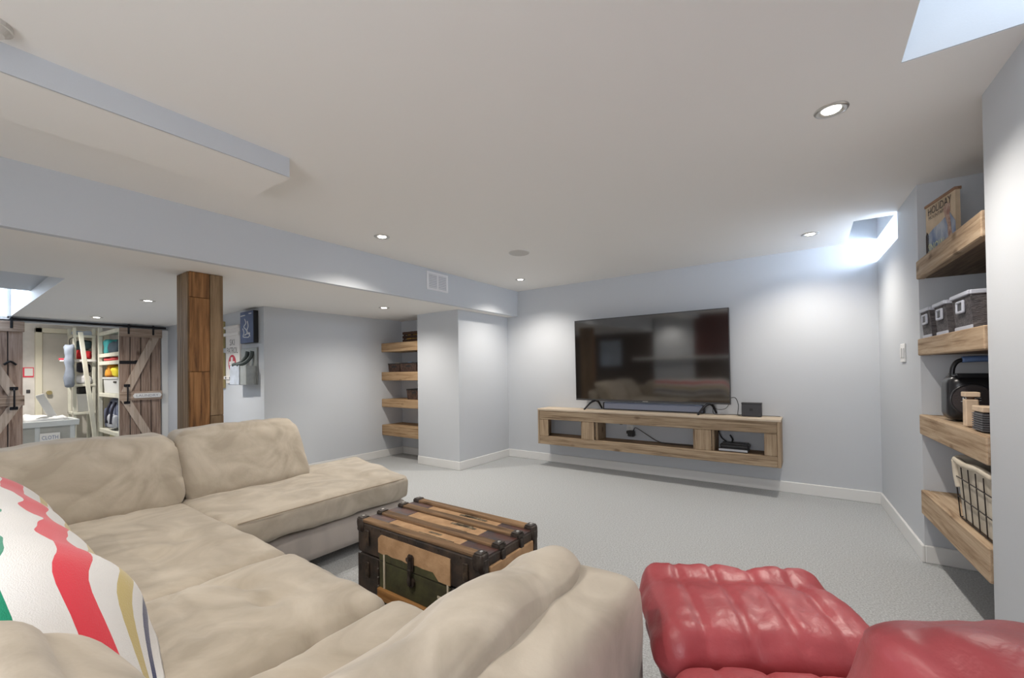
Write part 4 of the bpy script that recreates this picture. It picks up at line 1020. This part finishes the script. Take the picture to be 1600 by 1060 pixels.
# ================================================================= TRUNK
t = thing('steamer_trunk', 'antique steamer trunk with wooden slats used as coffee table', 'trunk', (-1.43, 1.45, 0))
X0, X1, Y0, Y1, ZT = -1.825, -1.035, 1.245, 1.65, 0.488
BLKT = mat('trunk_black', (0.018, 0.014, 0.012), 0.55, c2=(0.06, 0.04, 0.028), vscale=14, bump=0.3, bscale=40)
TAN = mat('trunk_tan', (0.50, 0.31, 0.165), 0.85, c2=(0.37, 0.215, 0.105), vscale=16, detail=8, bump=0.3, bscale=60)
PEEL = mat('trunk_peeling', (0.26, 0.20, 0.12), 0.85, c2=(0.05, 0.035, 0.025), vscale=38, detail=8, bump=0.5, bscale=70)
GRN = mat('trunk_green', (0.075, 0.075, 0.028), 0.8, c2=(0.045, 0.04, 0.018), vscale=12, bump=0.3, bscale=50)
TIN = mat('trunk_tin', (0.055, 0.055, 0.065), 0.45, c2=(0.12, 0.045, 0.03), vscale=11, metal=0.3, bump=0.3, bscale=30)
CORN = mat('trunk_corner', (0.085, 0.07, 0.06), 0.45, c2=(0.03, 0.02, 0.016), vscale=30, metal=0.5)
box('body', (X0 + 0.006, X1 - 0.006), (Y0 + 0.006, Y1 - 0.006), (0.01, 0.335), BLKT, t, 0.006)
box('lid', (X0 + 0.004, X1 - 0.004), (Y0 + 0.004, Y1 - 0.004), (0.340, ZT), BLKT, t, 0.008)
# top panels between the slats: tin ends, worn canvas middles
ys = [Y0 + 0.002, 1.362, 1.497, Y1 - 0.045]
sw = 0.043
for k in range(3):
    a, b_ = ys[k] + sw + 0.001, ys[k + 1] - 0.001
    box('canvas_panel', (X0 + 0.16, X1 - 0.17), (a, b_), (ZT, ZT + 0.003), TAN, t)
    for q_ in range(5):
        xa_ = random.uniform(X0 + 0.35, X1 - 0.30); ln_ = random.uniform(0.05, 0.16)
        ya_ = random.choice((a, b_ - 0.03))
        soft('peeled_patch', (xa_, xa_ + ln_), (ya_, ya_ + random.uniform(0.012, 0.03)), (ZT + 0.0028, ZT + 0.0045), PEEL, t, r=0.0008, n=(8, 4, 1))
    box('tin_panel', (X0 + 0.006, X0 + 0.159), (a, b_), (ZT, ZT + 0.004), TIN, t)
    box('tin_panel', (X1 - 0.169, X1 - 0.006), (a, b_), (ZT, ZT + 0.004), TIN, t)
for k, y in enumerate(ys):
    box('slat', (X0 + 0.012, X1 - 0.012), (y, y + sw), (ZT, ZT + 0.016), TRUNKW, t, 0.004)
    for x, s in ((X0, 1), (X1, -1)):
        xa, xb = sorted((x, x + s * 0.045))
        box('slat_cap', (xa - 0.002, xb), (y - 0.004, y + sw + 0.004), (ZT - 0.004, ZT + 0.021), CORN, t, 0.006, 2)
        disc('stud', (x + s * 0.02, y + sw / 2, ZT + 0.022), 0.007, 0.006, CHROME, t, seg=8)
        za, zb = sorted((x - s * 0.005, x + s * 0.005))
        box('strap', (za, zb), (y + 0.008, y + sw - 0.008), (0.345, ZT - 0.004), CORN, t, 0.002)
# front face
fy = Y0 + 0.006
box('green_panel', (X0 + 0.17, X1 - 0.17), (fy - 0.004, fy), (0.03, 0.335), GRN, t, 0.001)
box('green_panel', (X0 + 0.17, X1 - 0.17), (fy - 0.006, fy - 0.001), (0.341, 0.375), GRN, t, 0.001)
bm = bmesh.new()
pr = [(0.0, 0.0)] 
xs = [X0 + 0.165 + k * (X1 - X0 - 0.33) / 14 for k in range(15)]
lo = [0.375 + 0.012 * noise.noise(Vector((k * 1.7, 3, 0))) - (0.03 if k > 11 else 0) for k in range(15)]
A = [bm.verts.new((x, fy - 0.008, z)) for x, z in zip(xs, lo)] + [bm.verts.new((xs[-1], fy - 0.008, 0.455)), bm.verts.new((xs[0] + 0.02, fy - 0.008, 0.458)), bm.verts.new((xs[0], fy - 0.008, 0.44))]
B_ = [bm.verts.new(v.co + Vector((0, 0.006, 0))) for v in A]
bm.faces.new(A); bm.faces.new(B_[::-1])
for k in range(len(A)): bm.faces.new((A[k], B_[k], B_[(k + 1) % len(A)], A[(k + 1) % len(A)]))
bmesh.ops.recalc_face_normals(bm, faces=bm.faces[:])
link('torn_paper', bm_mesh(bm), ORG[t], TAN, t).data.transform(Matrix.Translation(-ORG[t]))
TORN = mat('torn_edge', (0.55, 0.48, 0.36), 0.9)
box('torn_strip', (X0 + 0.20, X0 + 0.211), (fy - 0.0075, fy - 0.003), (0.20, 0.378), TORN, t)
box('torn_strip', (X1 - 0.185, X1 - 0.176), (fy - 0.0075, fy - 0.003), (0.22, 0.35), TORN, t)
box('torn_strip', (X1 - 0.24, X1 - 0.20), (fy - 0.0075, fy - 0.003), (0.275, 0.285), TORN, t)
ORNG = wood('trunk_rail', (0.20, 0.085, 0.022), (0.36, 0.175, 0.055), (0.45, 0.24, 0.09), 0, rand=0.05)
box('lower_slat', (X0 + 0.165, X1 - 0.165), (fy - 0.018, fy), (0.16, 0.215), ORNG, t, 0.004)
for x0, x1 in ((X0 + 0.004, X0 + 0.16), (X1 - 0.16, X1 - 0.004)):
    box('corner_plate', (x0, x1), (fy - 0.004, fy), (0.01, 0.335), BLKT, t, 0.001)
    for z0 in (0.235, 0.385):
        xm = (x0 + x1) / 2
        box('bracket', (xm - 0.014, xm + 0.014), (fy - 0.012, fy - 0.004), (z0, z0 + 0.075), mat('bracket_worn', (0.11, 0.08, 0.055), 0.5, c2=(0.03, 0.02, 0.015), vscale=40, metal=0.4), t, 0.004)
for k in range(12):
    xx = X0 + 0.05 + k * (X1 - X0 - 0.1) / 11
    disc('nail', (xx, fy - 0.003, 0.472), 0.0032, 0.004, CORN, t, 'Y', 8)
for z_ in range(7):
    for x in (X0 + 0.166, X1 - 0.166): disc('nail', (x, fy - 0.009, 0.06 + z_ * 0.04), 0.003, 0.005, CHROME, t, 'Y', 6)
lk = box('latch', (-1.447, -1.413), (fy - 0.022, fy - 0.006), (0.345, 0.42), BLKT, t, 0.006, 2)
box('hasp', (-1.438, -1.422), (fy - 0.028, fy - 0.012), (0.285, 0.36), CORN, lk, 0.004)
disc('lock_plate', (-1.43, fy - 0.012, 0.30), 0.022, 0.010, BLKT, lk, 'Y', 14)
disc('latch_knob', (-1.43, fy - 0.026, 0.405), 0.010, 0.014, CORN, lk, 'Y', 10)
# right end
box('end_panel', (X1 - 0.008, X1 - 0.002), (Y0 + 0.05, Y1 - 0.05), (0.03, 0.335), GRN, t, 0.001)
box('end_lid_slat', (X1 - 0.006, X1 + 0.006), (Y0 + 0.045, Y1 - 0.045), (0.395, 0.448), TAN, t, 0.003)
box('end_lid_slat', (X0 - 0.006, X0 + 0.006), (Y0 + 0.045, Y1 - 0.045), (0.395, 0.448), TAN, t, 0.003)
box('end_slat', (X1 - 0.006, X1 + 0.008), (Y0 + 0.045, Y1 - 0.045), (0.10, 0.15), TRUNKW, t, 0.003)
for x in (X0, X1):
    for y in (Y0, Y1):
        soft('corner_cap', (min(x, x + 0.045 * (1 if x == X0 else -1)) - 0.004, max(x, x + 0.045 * (1 if x == X0 else -1)) + 0.004), (min(y, y + 0.045 * (1 if y == Y0 else -1)) - 0.004, max(y, y + 0.045 * (1 if y == Y0 else -1)) + 0.004), (ZT - 0.05, ZT + 0.019), CORN, t, r=0.014, n=(6, 6, 6), amp=0.003, freq=40)
        soft('corner_cap', (min(x, x + 0.045 * (1 if x == X0 else -1)) - 0.004, max(x, x + 0.045 * (1 if x == X0 else -1)) + 0.004), (min(y, y + 0.045 * (1 if y == Y0 else -1)) - 0.004, max(y, y + 0.045 * (1 if y == Y0 else -1)) + 0.004), (0.0, 0.06), CORN, t, r=0.014, n=(6, 6, 6))
tube('end_handle', [(X1 + 0.004, 1.36, 0.27), (X1 + 0.035, 1.40, 0.25), (X1 + 0.035, 1.50, 0.25), (X1 + 0.004, 1.54, 0.27)], 0.012, mat('strap_leather', (0.12, 0.06, 0.03), 0.7), t)

# ================================================================= RED RECLINER
RO = Vector((-0.06, 1.245, 0)); RZ_ = math.atan2(0.47, 0.88)   # local x = right, local y = facing
rc = frame_thing('red_recliner', 'red leather recliner with raised footrest facing the television', 'recliner', (0, -0.2, 0), RO, RZ_)
def pleats(nlines, wdt, depth, groove=None):
    def f_(q, p):
        if p.z > -0.2:
            ph = (q.x / wdt + 0.5) * nlines
            g = abs(ph - round(ph))
            q.z -= depth * exp(-(g / 0.10) ** 2)
            if groove is not None: q.z -= 0.020 * exp(-((q.y - groove) / 0.035) ** 2)
        return q
    return f_
def foot_w(q, p):
    q = pleats(5, 0.58, 0.010, 0.085)(q, p)
    q.z += 0.035 * (q.y + 0.2) / 0.4
    return q
def seat_w(q, p):
    return pleats(5, 0.58, 0.010)(q, p)
soft('footrest', (-0.30, 0.30), (0.012, 0.425), (0.36, 0.515), LEATHER, rc, r=0.075, n=(50, 30, 10), puff=(0, 0, 0.012), amp=0.010, freq=8, seed=21, rid=0.006, rf=(9, 6, 6), warp=foot_w)
soft('seat', (-0.30, 0.30), (-0.56, 0.006), (0.32, 0.480), LEATHER, rc, r=0.075, n=(50, 24, 10), puff=(0, 0, 0.02), amp=0.010, freq=7, seed=22, warp=seat_w)
def back_w(q, p):
    k = (p.z + 1) / 2
    q.y -= 0.20 * k
    e = max(0, abs(p.x) - 0.55) / 0.45
    q += Vector((0, 0.006, 0.006)) * sin(p.z * 16 + p.x * 5) * e * 2.0
    q.z -= 0.05 * e * e * k
    return q
soft('backrest', (-0.25, 0.31), (-0.66, -0.46), (0.40, 0.86), LEATHER, rc, r=0.10, n=(36, 16, 30), puff=(0, 0.03, 0), amp=0.014, freq=6, seed=23, warp=back_w)
soft('head_cushion', (-0.265, 0.33), (-0.87, -0.575), (0.745, 0.945), LEATHER, rc, r=0.10, n=(64, 34, 30), puff=(0.0, 0.02, 0.012), amp=0.020, freq=6, seed=24, rid=0.016, rf=(7, 5, 9),
     warp=lambda q, p: q + Vector((0, 0, 0.014 * sin(q.z * 60 + q.y * 40) * max(0, (-p.x - 0.35)) )) + Vector((-0.016 * sin(q.z * 70 + q.y * 22) * max(0, (-p.x - 0.35)), 0, 0)))
soft('under_panel', (-0.27, 0.27), (0.03, 0.43), (0.30, 0.37), LEATHER_D, rc, r=0.03, n=(10, 8, 4))
for s in (-1, 1): box('footrest_arm', (s * 0.22 - 0.012, s * 0.22 + 0.012), (-0.2, 0.30), (0.26, 0.29), BMETAL, rc, 0.003)
box('seat_frame', (-0.25, 0.25), (-0.55, -0.05), (0.23, 0.325), LEATHER_D, rc, 0.02, 2)
disc('swivel_base', (0.0, -0.30, 0.02), 0.27, 0.04, mat('base_wood', (0.10, 0.04, 0.025), 0.4), rc, seg=32)
disc('column', (0.0, -0.30, 0.135), 0.045, 0.19, BMETAL, rc, seg=16)

# ================================================================= things behind the camera (seen in the television)
t = thing('framed_print', 'pale framed print on the wall behind the sofa', 'picture', (-4.55, YB, 1.1))
box('frame', (-4.9, -4.2), (YB + 0.001, YB + 0.03), (1.05, 1.85), BLACK, t, 0.004)
box('print', (-4.86, -4.24), (YB + 0.03, YB + 0.033), (1.09, 1.81), mat('print_pale', (0.55, 0.62, 0.70), 0.7, var=0.15, vscale=4), t)
